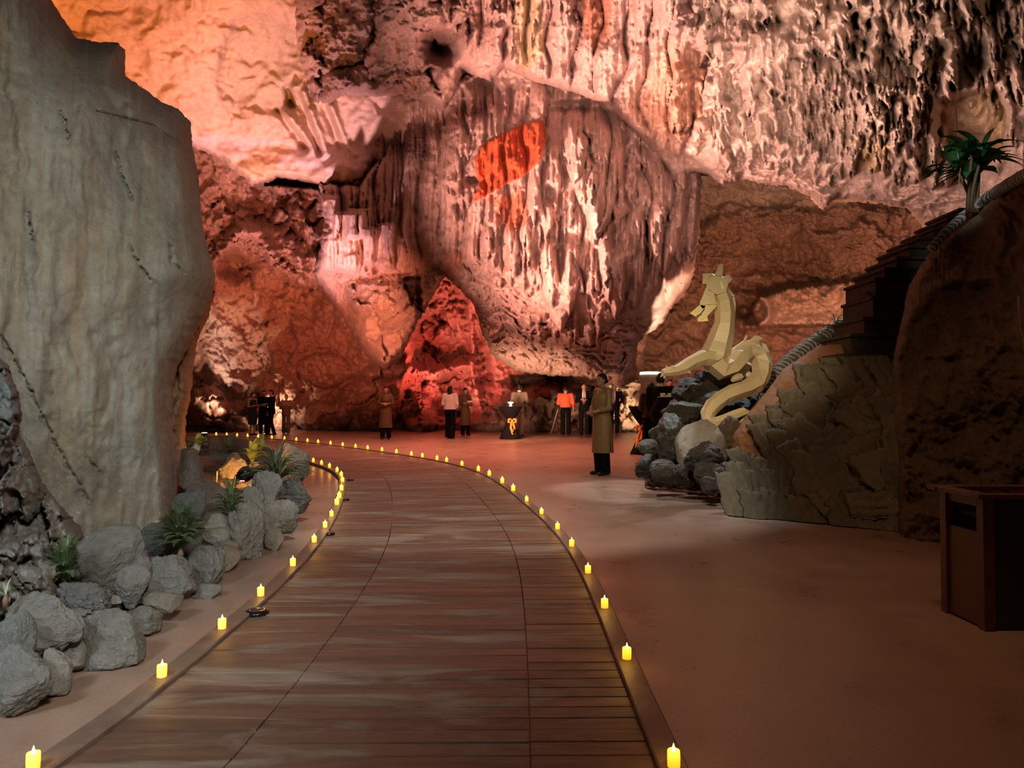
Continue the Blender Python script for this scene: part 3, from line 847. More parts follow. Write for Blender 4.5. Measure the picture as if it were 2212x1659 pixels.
# wood
m, nt, b = mat_new('wet_boards')
at = nt.nodes.new('ShaderNodeAttribute'); at.attribute_name = 'Col'
uv = nt.nodes.new('ShaderNodeTexCoord')
mp = nt.nodes.new('ShaderNodeMapping'); mp.inputs['Scale'].default_value = (1.2, 9, 1)
nt.links.new(uv.outputs['Object'], mp.inputs[0])
g1 = noise_tex(nt, 3.0, 8, 0.7, mp.outputs[0], 0.4)
mp2 = nt.nodes.new('ShaderNodeMapping'); mp2.inputs['Scale'].default_value = (0.7, 2.6, 1)
nt.links.new(uv.outputs['Object'], mp2.inputs[0])
g2 = noise_tex(nt, 1.6, 7, 0.62, mp2.outputs[0], 0.8)
c = mixc(nt, 0.8, at.outputs['Color'], ramp(nt, g1, [(0.3, (0.62, 0.58, 0.55)), (0.7, (1.2, 1.2, 1.2))]), 'MULTIPLY')
dust = ramp(nt, g2, [(0.50, (0, 0, 0)), (0.60, (0.55, 0.55, 0.55)), (0.7, (0.9, 0.9, 0.9))])
c = mixc(nt, dust, c, (0.30, 0.245, 0.195))
nt.links.new(c, b.inputs['Base Color'])
nt.links.new(ramp(nt, g2, [(0.35, (0.38,) * 3), (0.62, (0.6,) * 3)]), b.inputs['Roughness'])
bump(nt, b, g1, 0.5, 0.01)
WOOD = m

walk = empty('boardwalk', (0, 6, 0), 'long curved boardwalk of wet brown planks edged with candles', 'boardwalk')
def arclen(p):
    s_ = [0.0]
    for i in range(1, len(p)): s_.append(s_[-1] + (p[i] - p[i - 1]).length)
    return s_
def at_s(p, s_, t):
    import bisect
    i = min(max(bisect.bisect_left(s_, t), 1), len(p) - 1)
    a = (t - s_[i - 1]) / (s_[i] - s_[i - 1] + 1e-9)
    return p[i - 1].lerp(p[i], a)
sR, sL = arclen(Rl), arclen(Ll)
# correspondence along the walk: match cross lines at hand-picked stations (metres along each edge)
def near_s(p, s_, target):
    return s_[min(range(len(p)), key=lambda i: (p[i].xy - target.xy).length)]
stR = [0.0]; stL = [0.0]
for rp_, lp_ in (((1307, 1313), (540, 1310)), ((1207, 1143), (690, 1150)), ((1109, 1060), (733, 1076)), ((1060, 1027), (741, 1036)), ((1002, 1005), (733, 1020)), ((945, 993), (714, 1010)), ((856, 979), (660, 993.5))):
    stR.append(near_s(Rl, sR, G(*rp_, ZE))); stL.append(near_s(Ll, sL, G(*lp_, ZE)))
stR.append(sR[-1]); stL.append(sL[-1])
rnd = random.Random(4)
V = []; Fc = []; CC = []
def deck_board(a0, b0, a1, b1, z, col):
    i = len(V)
    for p_ in (a0, b0, b1, a1): V.append((p_.x, p_.y, z))
    for p_ in (a0, b0, b1, a1): V.append((p_.x, p_.y, 0.0))
    Fc.extend([(i, i + 1, i + 2, i + 3), (i + 4, i + 5, i + 1, i), (i + 5, i + 6, i + 2, i + 1), (i + 6, i + 7, i + 3, i + 2), (i + 7, i + 4, i, i + 3)])
    CC.extend([col] * 8)
t = 0.0
pitch = 0.098
Rin, Lin = Rl, Ll
while t < stR[-1] - 0.2:
    def cross(tt):
        lt = float(np.interp(tt, stR, stL))
        return at_s(Ll, sL, lt), at_s(Rl, sR, tt)
    l0, r0 = cross(t); l1, r1 = cross(t + pitch - 0.006)
    # seams: narrow right column, wide middle, left column
    cuts = [0.0, 0.285, 0.775, 1.0]
    for k in range(3):
        e = 0.0015
        a0 = l0.lerp(r0, cuts[k] + e); b0 = l0.lerp(r0, cuts[k + 1] - e)
        a1 = l1.lerp(r1, cuts[k] + e); b1 = l1.lerp(r1, cuts[k + 1] - e)
        gap = 0.0 if rnd.random() < 0.5 else rnd.uniform(0.002, 0.008)
        a1 = a1.lerp(a0, gap / pitch); b1 = b1.lerp(b0, gap / pitch * rnd.random())
        s_ = rnd.uniform(0.78, 1.18)
        col = (0.146 * s_, 0.088 * s_, 0.061 * s_) if k != 1 or rnd.random() < 0.5 else (0.160 * s_, 0.100 * s_, 0.068 * s_)
        deck_board(a0, b0, a1, b1, 0.034 + rnd.uniform(-0.002, 0.002), col)
    t += pitch
me = mesh_np('deck', V, Fc, False, np.array(CC))
link_mesh('deck', me, WOOD, walk, None).matrix_parent_inverse = Matrix.Translation((0, -6, 0))

m, nt, b = mat_new('edge_board')
g1 = noise_tex(nt, 5, 8, 0.7, objvec(nt), 0.5)
nt.links.new(ramp(nt, g1, [(0.3, (0.12, 0.075, 0.052)), (0.6, (0.20, 0.145, 0.11)), (0.75, (0.27, 0.225, 0.18))]), b.inputs['Base Color'])
b.inputs['Roughness'].default_value = 0.5
bump(nt, b, g1, 0.4, 0.01)
EDGE = m
def edge_strip(line, wd, z, name, lab):
    V = []; Fq = []
    n = len(line)
    for i, p_ in enumerate(line):
        d_ = (line[min(i + 1, n - 1)] - line[max(i - 1, 0)]); d_.z = 0; d_.normalize()
        nrm = Vector((d_.y, -d_.x, 0))
        zz = z + 0.0015 * math.sin(i * 1.7)
        for off, h in ((-wd / 2, 0), (-wd / 2, zz - 0.006), (-wd / 2 + .006, zz), (wd / 2 - .006, zz), (wd / 2, zz - 0.006), (wd / 2, 0)):
            q_ = p_ + nrm * off; V.append((q_.x, q_.y, h))
    for i in range(n - 1):
        for k in range(5):
            a = i * 6 + k
            Fq.append((a, a + 1, a + 7, a + 6))
    me = mesh_np(name, V, Fq, False)
    o_ = link_mesh(name, me, EDGE, walk)
    o_.matrix_parent_inverse = Matrix.Translation((0, -6, 0))
    return o_
edge_strip(Rl, 0.095, ZE, 'edge_board', '')
edge_strip(Ll, 0.10, ZE, 'edge_board', '')

# ---- LED tea candles on the edge boards
m, nt, b = mat_new('candle_glow')
tc = nt.nodes.new('ShaderNodeTexCoord')
sx = nt.nodes.new('ShaderNodeSeparateXYZ'); nt.links.new(tc.outputs['Generated'], sx.inputs[0])
cc = ramp(nt, sx.outputs[2], [(0.0, (1.0, 0.34, 0.01)), (0.45, (1.0, 0.48, 0.02)), (0.9, (1.0, 0.62, 0.05))])
nt.links.new(cc, b.inputs['Emission Color'])
b.inputs['Base Color'].default_value = (0.9, 0.6, 0.2, 1)
b.inputs['Emission Strength'].default_value = 1.5
CG = m
m, nt, b = mat_new('flame_glow')
b.inputs['Base Color'].default_value = (1, 0.8, 0.4, 1)
b.inputs['Emission Color'].default_value = (1.0, 0.72, 0.16, 1)
b.inputs['Emission Strength'].default_value = 6.0
FG = m

def lathe(prof, n=20, name='lathe', smooth=True, wob=0.0):
    V = []; Fq = []
    for j, (r_, z_) in enumerate(prof):
        for i in range(n):
            a = 6.28318 * i / n
            k = 1 + wob * math.sin(3 * a + 1)
            V.append((r_ * k * math.cos(a), r_ * k * math.sin(a), z_))
    for j in range(len(prof) - 1):
        for i in range(n):
            Fq.append((j * n + i, j * n + (i + 1) % n, (j + 1) * n + (i + 1) % n, (j + 1) * n + i))
    return mesh_np(name, V, Fq, smooth)
cbody = lathe([(0.0, 0.0), (0.0185, 0.0), (0.019, 0.002), (0.0195, 0.025), (0.0192, 0.046), (0.0185, 0.049), (0.0165, 0.049), (0.015, 0.044), (0.006, 0.041), (0, 0.041)], 20, 'candle_body', True, 0.02)
cbody.materials.append(CG)
cflame = lathe([(0.0, 0.038), (0.0035, 0.041), (0.0052, 0.048), (0.0045, 0.056), (0.0022, 0.064), (0.0, 0.071)], 12, 'flame')
cflame.materials.append(FG)
CL = bpy.data.lights.new('candle_light', 'POINT'); CL.energy = 0.22; CL.color = (1.0, 0.50, 0.10); CL.shadow_soft_size = 0.01
def candle(p_, label, group, sc):
    root = empty('tea_candle', (p_.x, p_.y, p_.z - 0.0005), label, 'candle', group, rnd.uniform(0, 6))
    root.scale = (sc, sc, sc)
    root.rotation_euler = (rnd.uniform(-.015, .015), rnd.uniform(-.015, .015), rnd.uniform(0, 6))
    a = bpy.data.objects.new('wax_body', cbody); COL.objects.link(a); a.parent = root
    a = bpy.data.objects.new('flame', cflame); COL.objects.link(a); a.parent = root
    a = bpy.data.objects.new('candle_light', CL); COL.objects.link(a); a.parent = root; a.location = (0, 0, 0.085)
def on_line(line, p_):
    return min(line, key=lambda q_: (q_.xy - p_.xy).length)
def seg_snap(line, p_):
    best = None
    for a, b_ in zip(line[:-1], line[1:]):
        e = b_ - a; t_ = max(0, min(1, (p_ - a).dot(e) / (e.dot(e) + 1e-9))); q_ = a + e * t_
        if best is None or (q_ - p_).length < (best - p_).length: best = q_
    return best
ordw = ['nearest', 'second nearest', 'third nearest', 'fourth nearest', 'fifth nearest', 'sixth nearest', 'seventh nearest', 'eighth nearest', 'ninth nearest', 'tenth nearest', 'eleventh nearest', 'twelfth nearest', 'thirteenth nearest', 'fourteenth nearest', 'fifteenth nearest', 'sixteenth nearest', 'seventeenth nearest', 'eighteenth nearest', 'nineteenth nearest', 'twentieth nearest']
rc = right_px[1:-2]; lc = left_px[1:]
for i, (x, y) in enumerate(rc):
    q_ = seg_snap(Rl, RW[i + 1]); q_.z = ZE
    sc = 1.04 if i < 8 else 1.3 + 0.012 * i
    if i < 20: lab = 'glowing yellow tea candle, %s along the right edge of the boardwalk' % ordw[i]
    else:
        k = len(rc) - 1 - i
        lab = 'tiny glowing tea candle on the far bend, %s from its far end' % (['first', 'second', 'third', 'fourth', 'fifth', 'sixth', 'seventh', 'eighth', 'ninth', 'tenth', 'eleventh', 'twelfth', 'thirteenth', 'fourteenth'][k])
    candle(q_, lab, 'tea candles on the right edge board', sc)
for i, (x, y) in enumerate(lc):
    q_ = seg_snap(Ll, LW[i + 1]); q_.z = ZE
    candle(q_, 'glowing yellow tea candle, %s along the left edge of the boardwalk' % ordw[i], 'tea candles on the left edge board', 1.04 if i < 8 else 1.3)

# ---- small dark dome lamps on the deck beside the left edge
lampm = plain('dark_metal', (0.03, 0.025, 0.02), 0.25, 0.7)
for (x, y, lab) in ((555, 1326, 'dark oval deck puck beside the fourth nearest candle on the left'), (711, 1155, 'dark deck puck on the boards beside the seventh nearest left candle'),
                    (746, 1081, 'small dark deck puck near the left bend of the boardwalk'), (757, 1038, 'tiny dark deck puck furthest along at the left bend')):
    p_ = G(x, y, 0.034)
    k = 0.066 if y > 1200 else 0.052
    me = lathe([(0, 0.0), (k, 0.0), (k, 0.012), (k * .93, 0.020), (k * .6, 0.026), (k * .55, 0.024), (0, 0.024)], 28, 'deck_puck')
    root = empty('deck_puck', (p_.x, p_.y, 0.0335), lab, 'floor light', 'dark pucks on the boardwalk')
    link_mesh('housing', me, lampm, root)
    l2 = lathe([(0, 0.0245), (k * .5, 0.0245), (k * .4, 0.029), (0, 0.031)], 20, 'lens')
    link_mesh('lens', l2, plain('lens_dark', (0.06, 0.06, 0.06), 0.15), root)
# =================================================================== BOULDERS
_ico = {}
def ico(sub):
    if sub not in _ico:
        bm = bmesh.new(); bmesh.ops.create_icosphere(bm, subdivisions=sub, radius=1.0)
        V = np.array([v.co[:] for v in bm.verts]); Fq = np.array([[v.index for v in f.verts] for f in bm.faces])
        bm.free(); _ico[sub] = (V, Fq)
    return _ico[sub]

def noise3(V, sc, o, seed, ridged=False):
    x, y, z = V[:, 0] * sc, V[:, 1] * sc, V[:, 2] * sc
    return (fbm(x + 11.3, y - 4.1, o, seed, ridged) + fbm(y + 5.7, z + 9.2, o, seed + 31, ridged) + fbm(z - 3.3, x + 2.8, o, seed + 63, ridged)) / 1.9

def boulder(name, x0, y0, x1, y1, d, label, col, seed, cat='rock', group=None, mat=None, craggy=0.5, sub=4, thick=0.8, sharp=20.0, rest=False):
    """rock whose visible outline fills the photo box x0,y0,x1,y1 at depth d"""
    ex = (x1 - x0) * 0.07; ey = (y1 - y0) * 0.05
    a = P(x0 - ex, y1, d); c_ = P(x1 + ex, y0 - ey, d)
    w_ = (c_.x - a.x) / 2; h_ = (c_.z - a.z) / 2
    ctr = Vector(((a.x + c_.x) / 2, d, (a.z + c_.z) / 2))
    rg = np.random.RandomState(seed)
    V, Fq = ico(sub)
    n = 13
    nr = rg.normal(size=(n, 3)); nr /= np.linalg.norm(nr, axis=1)[:, None]
    hh = rg.uniform(0.62, 0.95, n)
    dots = V @ nr.T
    r_ = np.full((len(V), n), 1.25)
    ok = dots > 0.12
    r_[ok] = (np.broadcast_to(hh, dots.shape)[ok] / dots[ok])
    r_ = np.minimum(r_, 1.25)
    rad = -np.log(np.exp(-sharp * r_).sum(1) / 1.0) / sharp
    rad = np.clip(rad, 0.4, 1.2)
    W = V * rad[:, None]
    W = W * (1 + craggy * (0.26 * noise3(W, 1.7, 4, seed, True) + 0.20 * noise3(W, 3.6, 5, seed + 3, True))[:, None])
    W = W + 0.075 * craggy * noise3(W, 9, 3, seed + 9, True)[:, None] * V
    # fit the outline box
    W[:, 0] = (W[:, 0] - (W[:, 0].min() + W[:, 0].max()) / 2) / (np.ptp(W[:, 0]) / 2) * w_
    W[:, 2] = (W[:, 2] - (W[:, 2].min() + W[:, 2].max()) / 2) / (np.ptp(W[:, 2]) / 2) * h_
    W[:, 1] = W[:, 1] / (np.ptp(W[:, 1]) / 2) * (thick * (w_ + h_) / 2)
    base = Vector((ctr.x, ctr.y, ctr.z - h_))
    W[:, 2] += h_
    cn = noise3(V, 3.0, 3, seed + 40)
    cc = np.array(col)[None, :] * (1 + 0.22 * cn)[:, None]
    spk = noise3(V, 9.0, 2, seed + 44)
    cc = np.where((spk > 0.50)[:, None], cc * 0.4 + 0.30, cc)
    me = mesh_np(name, W, Fq, True, cc)
    o = link_mesh(name, me, mat or ROCKB, None, base)
    return tag(o, label, cat, group)

ROCKB = rock_mat('boulder_stone', 3.2, 1.0, 0.035, 0.8, 0.5)
ROCKD = rock_mat('wet_dark_stone', 2.4, 0.8, 0.03, 0.42, 0.4)
GREY = (0.285, 0.285, 0.262); GREYD = (0.165, 0.165, 0.155); BEI = (0.40, 0.345, 0.275)
def gd(y):            # depth where the floor is seen at photo row y
    return G(1106, y).y
gL = 'rockery stones along the foot of the left rock face'
# name, box, depth, label, colour, crag
L = [
 (0, 1322, 68, 1450, 3.02, 'rounded blue-grey boulder at the left frame edge under the pale fern', (0.25, 0.27, 0.27), .35),
 (26, 1288, 170, 1418, 3.22, 'broad jutting grey boulder resting above the lowest boulders at left', GREY, .5),
 (-20, 1398, 107, 1545, 2.88, 'lowest grey boulder of the rockery, nearest the camera', (0.30, 0.305, 0.29), .5),
 (84, 1405, 148, 1512, 3.06, 'narrow pale wedge stone between two big grey boulders', (0.36, 0.345, 0.31), .3),
 (134, 1378, 184, 1452, 3.32, 'small smooth upright slab stone tucked behind the wedge stone', (0.34, 0.33, 0.29), .2),
 (168, 1312, 304, 1444, 3.46, 'large low grey boulder with a flat foot beside the third candle', GREY, .5),
 (258, 1310, 343, 1374, 3.86, 'grey stone with a dark crease leaning on the large low boulder', (0.26, 0.25, 0.22), .5),
 (128, 1256, 234, 1336, 3.62, 'rugged dark rock with white crystal edges behind the large boulder', (0.20, 0.205, 0.20), 1.4),
 (222, 1286, 260, 1312, 3.72, 'small pale flat stone lying between two boulders', (0.36, 0.35, 0.33), .2),
 (256, 1222, 320, 1318, 4.0, 'tall narrow grey stone left of the cracked upright boulders', GREY, .5),
 (306, 1254, 352, 1302, 4.15, 'small knobbly grey stone wedged at mid height of the rockery', GREY, .6),
 (276, 1196, 322, 1252, 4.4, 'angular grey stone above the knobbly stone', GREY, .6),
 (306, 1280, 384, 1330, 4.06, 'low brownish stone at the floor under the knobbly one', (0.30, 0.27, 0.22), .4),
 (318, 1200, 418, 1304, 4.5, 'cracked grey boulder with two deep folds beside the big fern', GREY, .8),
 (398, 1180, 484, 1288, 4.86, 'upright grey boulder directly below the big fern', (0.27, 0.27, 0.24), .7),
 (418, 1262, 478, 1296, 4.62, 'flat low grey stone at the foot of the upright boulder', GREY, .4),
 (462, 1172, 516, 1236, 5.35, 'smooth rounded beige stone at the floor edge', BEI, .15),
 (470, 1168, 512, 1204, 5.55, 'smaller smooth beige stone on top of the rounded one', BEI, .15),
 (302, 1130, 384, 1212, 4.95, 'dark mottled boulder behind the left fronds of the big fern', (0.15, 0.16, 0.16), .6),
 (158, 1142, 300, 1300, 4.35, 'big sloping slab of grey rock rising to the smooth rock face', (0.25, 0.25, 0.225), .4),
 (380, 1062, 440, 1130, 6.3, 'dark grey boulder just left above the big fern', (0.19, 0.20, 0.19), .4),
 (440, 1106, 502, 1186, 5.7, 'pale faceted stone right of the big fern', (0.38, 0.355, 0.30), .35),
 (500, 1056, 574, 1210, 5.8, 'tall creviced standing stone in the middle of the rockery', (0.33, 0.31, 0.265), .8),
 (560, 1082, 642, 1160, 6.6, 'layered pale rock with a pointed end facing the walkway', (0.33, 0.31, 0.27), .9),
 (574, 1142, 612, 1190, 6.1, 'low pale stone at the foot of the standing stone', (0.40, 0.365, 0.30), .4),
 (592, 1034, 664, 1114, 7.6, 'dark grey knobbly boulder at the right end of the rockery', GREYD, .9),
 (548, 1018, 606, 1100, 7.2, 'ridged grey rock beside the black floodlight', (0.27, 0.27, 0.25), 1.1),
 (600, 960, 662, 1046, 8.6, 'rounded weathered rock behind the fern at the bend', (0.25, 0.235, 0.20), .8),
 (474, 990, 534, 1050, 8.6, 'orange-lit rough rock beside the black floodlight', (0.55, 0.42, 0.26), 1.3),
 (488, 978, 522, 1004, 9.4, 'orange-lit jagged stone behind the rough lit rock', (0.50, 0.38, 0.24), 1.3),
 (536, 998, 562, 1026, 9.0, 'small orange-lit stone under the yellow-lit leaves', (0.55, 0.43, 0.28), .6),
 (418, 944, 470, 1000, 10.6, 'dark brown boulder behind the floodlit lily clump', (0.13, 0.075, 0.05), .6),
 (456, 946, 502, 1016, 10.2, 'dark brown boulder left of the orange-lit rock', (0.12, 0.07, 0.05), .6),
 (408, 990, 480, 1046, 9.2, 'long dark layered rock above the shadowed ground', (0.15, 0.085, 0.055), .8),
 (384, 972, 436, 1062, 7.0, 'brown-grey rock against the edge of the smooth rock face', (0.24, 0.195, 0.165), .5),
 (402, 1040, 500, 1130, 6.9, 'low brown ground rock behind the pale faceted stone', (0.25, 0.195, 0.16), .3),
 (410, 955, 432, 986, 9.9, 'pale stone lit white below the lily clump', (0.55, 0.52, 0.5), .6),
]
for i, (x0, y0, x1, y1, d, lab, colr, cr) in enumerate(L):
    boulder('boulder', x0, y0, x1, y1, d, lab, colr, 300 + i, group=gL, craggy=cr, sub=6 if (x1 - x0) > 60 else 5, thick=0.75)

gD = 'dark rocks piled under the pale sculpture'
DK = (0.045, 0.037, 0.030); DK2 = (0.080, 0.068, 0.052)
D = [
 (1374, 1010, 1420, 1036, 9.9, 'low dark stone at the left foot of the dark rock pile', DK, .6),
 (1378, 950, 1432, 990, 10.0, 'flat greenish dark stone jutting left beside the near table', DK2, .5),
 (1374, 982, 1416, 1032, 9.75, 'dark stone under the flat jutting one', DK, .5),
 (1406, 994, 1468, 1046, 9.5, 'brown dark stone on the floor at the left of the pile', DK2, .5),
 (1454, 1002, 1502, 1054, 9.3, 'glossy dark stone on the floor with wet highlights', DK, .8),
 (1404, 918, 1454, 958, 10.1, 'block of dark rock above the flat jutting stone', DK, .6),
 (1424, 896, 1490, 1004, 9.9, 'tall dark rock in the middle left of the pile', DK, .7),
 (1466, 912, 1560, 1046, 9.6, 'large pale-grey smooth boulder under the tail loop', (0.30, 0.27, 0.22), .2),
 (1480, 956, 1562, 1024, 9.1, 'shiny wet black rock in front of the pale boulder', DK, 1.2),
 (1500, 996, 1562, 1050, 8.9, 'dark rock with a grey face low in the pile', DK2, .6),
 (1516, 1030, 1566, 1068, 8.7, 'brown low rock touching the clad mound', DK2, .4),
 (1432, 868, 1520, 922, 10.4, 'broad dark ledge rock below the tall crest', DK, .7),
 (1456, 818, 1534, 882, 10.8, 'dark crest rock beside the two staff', DK, .8),
 (1496, 798, 1592, 860, 10.9, 'dark rock directly under the belly of the sculpture', DK, .6),
 (1500, 846, 1612, 930, 10.7, 'dark rock in the gap behind the tail loop', DK, .6),
 (1540, 900, 1600, 1010, 9.8, 'dark brown rock right of the pale boulder', (0.13, 0.09, 0.06), .5),
 (1580, 850, 1690, 960, 11.0, 'dark rock wedged between the tail and the mound', DK, .6),
 (1590, 790, 1660, 860, 11.3, 'dark rock behind the hind coil of the sculpture', DK, .6),
]
for i, (x0, y0, x1, y1, d, lab, colr, cr) in enumerate(D):
    boulder('boulder', x0, y0, x1, y1, d, lab, colr, 500 + i, group=gD, mat=ROCKD, craggy=cr, sub=5, thick=0.85)

# ---- bark-like slabs on the mound
SLABM = rock_mat('bark_slab', 3.0, 0.9, 0.03, 0.85, 0.4, (1, 1, 0.35))
slab_list = [
 # cx, cy, width, length, angle (deg from vertical, + leans right)
 (1582, 1080, 34, 110, -4), (1606, 1050, 40, 96, -8), (1598, 1096, 38, 60, 5), (1630, 1100, 40, 70, 8), (1648, 1036, 34, 90, 14), (1622, 1010, 26, 60, -20), (1666, 1100, 40, 76, 16),
 (1690, 1050, 44, 110, 18), (1706, 1112, 42, 66, 12), (1660, 960, 34, 90, -8), (1652, 925, 26, 60, -12), (1700, 985, 40, 110, 4), (1680, 905, 24, 60, 2), (1696, 930, 40, 90, 0),
 (1740, 1112, 46, 70, 4), (1726, 1050, 36, 120, 20), (1740, 1000, 44, 96, -24), (1722, 890, 36, 100, 2), (1748, 908, 36, 84, -6), (1758, 1040, 60, 120, 8), (1786, 1108, 50, 80, 2),
 (1770, 960, 50, 130, -30), (1782, 920, 60, 130, -26), (1752, 830, 34, 90, 10), (1768, 860, 26, 70, -14), (1790, 838, 52, 110, -4), (1816, 1080, 50, 100, 62), (1800, 1030, 50, 120, 4),
 (1850, 1046, 54, 120, -10), (1840, 950, 46, 190, 56), (1826, 912, 40, 140, 30), (1812, 840, 44, 96, 6), (1838, 830, 40, 90, -12), (1866, 812, 34, 90, 4), (1870, 850, 40, 110, 66), (1886, 870, 46, 110, 60),
 (1890, 920, 60, 110, -36), (1880, 970, 46, 110, 58), (1830, 1120, 50, 80, 12), (1870, 1120, 46, 70, -6), (1900, 1090, 46, 110, 86), (1912, 1110, 40, 80, 6), (1916, 1030, 60, 110, -24), (1870, 1010, 44, 110, 10),
 (1898, 830, 34, 100, -4), (1920, 820, 28, 90, 0), (1916, 860, 34, 110, 40), (1934, 900, 40, 90, -8), (1950, 960, 44, 120, 8), (1930, 1000, 40, 120, 10), (1946, 1060, 34, 110, -4), (1940, 1110, 34, 110, 14),
 (1850, 890, 30, 100, 50), (1716, 950, 30, 90, -14), (1846, 1080, 40, 110, 74), (1600, 1000, 24, 60, -16), (1634, 1060, 30, 80, 0), (1960, 880, 26, 60, 2), (1806, 975, 40, 130, 52), (1700, 1090, 30, 80, 24),
 (1850, 795, 26, 50, 0), (1906, 795, 26, 56, 4), (1880, 786, 40, 36, 0), (1812, 800, 36, 60, 0), (1660, 1060, 34, 90, 10), (1770, 1075, 40, 100, 12)]
mound_ctrl = [(1560, 1110, 8.3), (1700, 1135, 7.9), (1940, 1150, 7.2), (1580, 960, 9.0), (1700, 800, 9.6), (1820, 740, 9.6), (1900, 640, 9.6), (1950, 800, 8.0), (1800, 900, 8.6), (1950, 950, 7.6), (1990, 600, 9.4)]
class _Q(Relief):
    def __init__(s): pass
def mound_depth(x, y):
    q_ = _Q(); q_.X = np.array([[x]]); q_.Y = np.array([[y]])
    return float(q_.rbf(mound_ctrl)[0, 0])
rs = random.Random(12)
mound_parts = []
for i, (cx_, cy_, wd, ln, ang) in enumerate(slab_list):
    dd = mound_depth(min(cx_, 1955), cy_)
    lift = 0.24 + 0.05 * rs.random() + 0.03 * math.sin(i * 2.4)
    c0 = P(cx_, cy_, dd - lift)
    px_m = F / (dd - lift)
    w_ = wd * 1.12 / px_m / 2; l_ = ln / px_m / 2
    nx, ny = 13, 14
    V = []; Fq = []
    a = math.radians(-ang)
    ca, sa = math.cos(a), math.sin(a)
    jag = [rs.uniform(-0.11, 0.11) for _ in range(2 * nx)]
    # local frame: follow mound slope
    gx = (mound_depth(min(cx_ + 20, 1960), cy_) - mound_depth(min(cx_ - 20, 1920), cy_)) / 40 * px_m
    gy = (mound_depth(min(cx_, 1955), cy_ - 20) - mound_depth(min(cx_, 1955), cy_ + 20)) / 40 * px_m
    gx = max(-1.0, min(1.0, gx)); gy = max(-0.2, min(1.2, gy))
    tilt = rs.uniform(-0.05, 0.05)
    sd = i * 13
    for side in (0, 1):
        for j in range(ny + 1):
            for k in range(nx):
                u_ = k / (nx - 1) * 2 - 1; t_ = j / ny * 2 - 1
                lx = w_ * u_ * (1 + 0.10 * math.sin(j * 1.3 + i) + 0.06 * math.sin(j * 3.1 + i * 2)) + 0.10 * w_ * math.sin(t_ * 2 + i)
                lz = l_ * t_ + (l_ * jag[k] * 0.5 if j == ny else 0) + (l_ * jag[k + nx] * 0.4 if j == 0 else 0)
                h = 0.014 * math.sin(u_ * 9 + i + 0.8 * math.sin(t_ * 3)) + 0.010 * math.sin(u_ * 19 + i * 3 + math.sin(t_ * 4 + i)) + 0.006 * rs.uniform(-1, 1) + 0.03 * (1 - u_ * u_) - 0.015 * t_ * math.sin(i)
                X_ = lx * ca - lz * sa; Z_ = lx * sa + lz * ca
                Y_ = gx * X_ + gy * Z_ + tilt * lz - (h if side == 0 else h * 0.4 - 0.07)
                V.append((X_, Y_, Z_))
    n1_ = (ny + 1) * nx
    for j in range(ny):
        for k in range(nx - 1):
            q_ = j * nx + k
            Fq.append((q_, q_ + 1, q_ + nx + 1, q_ + nx)); Fq.append((n1_ + q_, n1_ + q_ + nx, n1_ + q_ + nx + 1, n1_ + q_ + 1))
    for j in range(ny):
        for k in (0, nx - 1):
            q_ = j * nx + k; Fq.append((q_, q_ + nx, n1_ + q_ + nx, n1_ + q_))
    for k in range(nx - 1):
        for j in (0, ny):
            q_ = j * nx + k; Fq.append((q_, q_ + 1, n1_ + q_ + 1, n1_ + q_))
    g_ = rs.uniform(0.8, 1.2)
    Va = np.array(V)
    Va[:, 2] = np.maximum(Va[:, 2], 0.0 - c0.z)
    me = mesh_np('bark_slab', Va, Fq, True, np.tile(np.array([[0.245 * g_, 0.215 * g_, 0.150 * g_]]), (len(V), 1)))
    o = link_mesh('bark_slab', me, SLABM, mound)
    o.location = c0
# =================================================================== STAIR, RIBBED RAIL, BIN, SCULPTURE
def box_bm(bm, cx, cy, cz, sx, sy, sz, rot=None, bev=0.0):
    mt = Matrix.Translation((cx, cy, cz))
    if rot is not None: mt = mt @ rot
    r_ = bmesh.ops.create_cube(bm, size=1.0, matrix=mt @ Matrix.Diagonal((sx, sy, sz, 1)))
    if bev:
        es = list({e for v_ in r_['verts'] for e in v_.link_edges})
        bmesh.ops.bevel(bm, geom=es, offset=bev, segments=2, affect='EDGES', profile=0.6)
def bm_obj(name, bm, mat, parent=None, loc=None, smooth=False):
    me = bpy.data.meshes.new(name); bmesh.ops.recalc_face_normals(bm, faces=bm.faces); bm.to_mesh(me); bm.free()
    if smooth:
        for p_ in me.polygons: p_.use_smooth = True
    return link_mesh(name, me, mat, parent, loc)
def tube(pts, radii, n=8, flat=False, twist=0.0, caps=True, squash=None):
    """tube mesh through points with per point radius; returns verts, faces"""
    V = []; Fq = []
    pts = [Vector(p_) for p_ in pts]
    up = Vector((0, 1, 0))
    for i, p_ in enumerate(pts):
        t_ = (pts[min(i + 1, len(pts) - 1)] - pts[max(i - 1, 0)]).normalized()
        a = t_.cross(up)
        if a.length < 1e-3: a = t_.cross(Vector((1, 0, 0)))
        a.normalize(); b_ = a.cross(t_).normalized()
        for k in range(n):
            an = 6.28318 * (k + 0.5 * flat) / n + twist
            r_ = radii[i]
            sa_ = squash if squash else 1.0
            V.append(p_ + a * math.cos(an) * r_ + b_ * math.sin(an) * r_ * sa_)
    for i in range(len(pts) - 1):
        for k in range(n):
            Fq.append((i * n + k, i * n + (k + 1) % n, (i + 1) * n + (k + 1) % n, (i + 1) * n + k))
    if caps:
        Fq.append(tuple(range(n - 1, -1, -1))); Fq.append(tuple((len(pts) - 1) * n + k for k in range(n)))
    return V, Fq

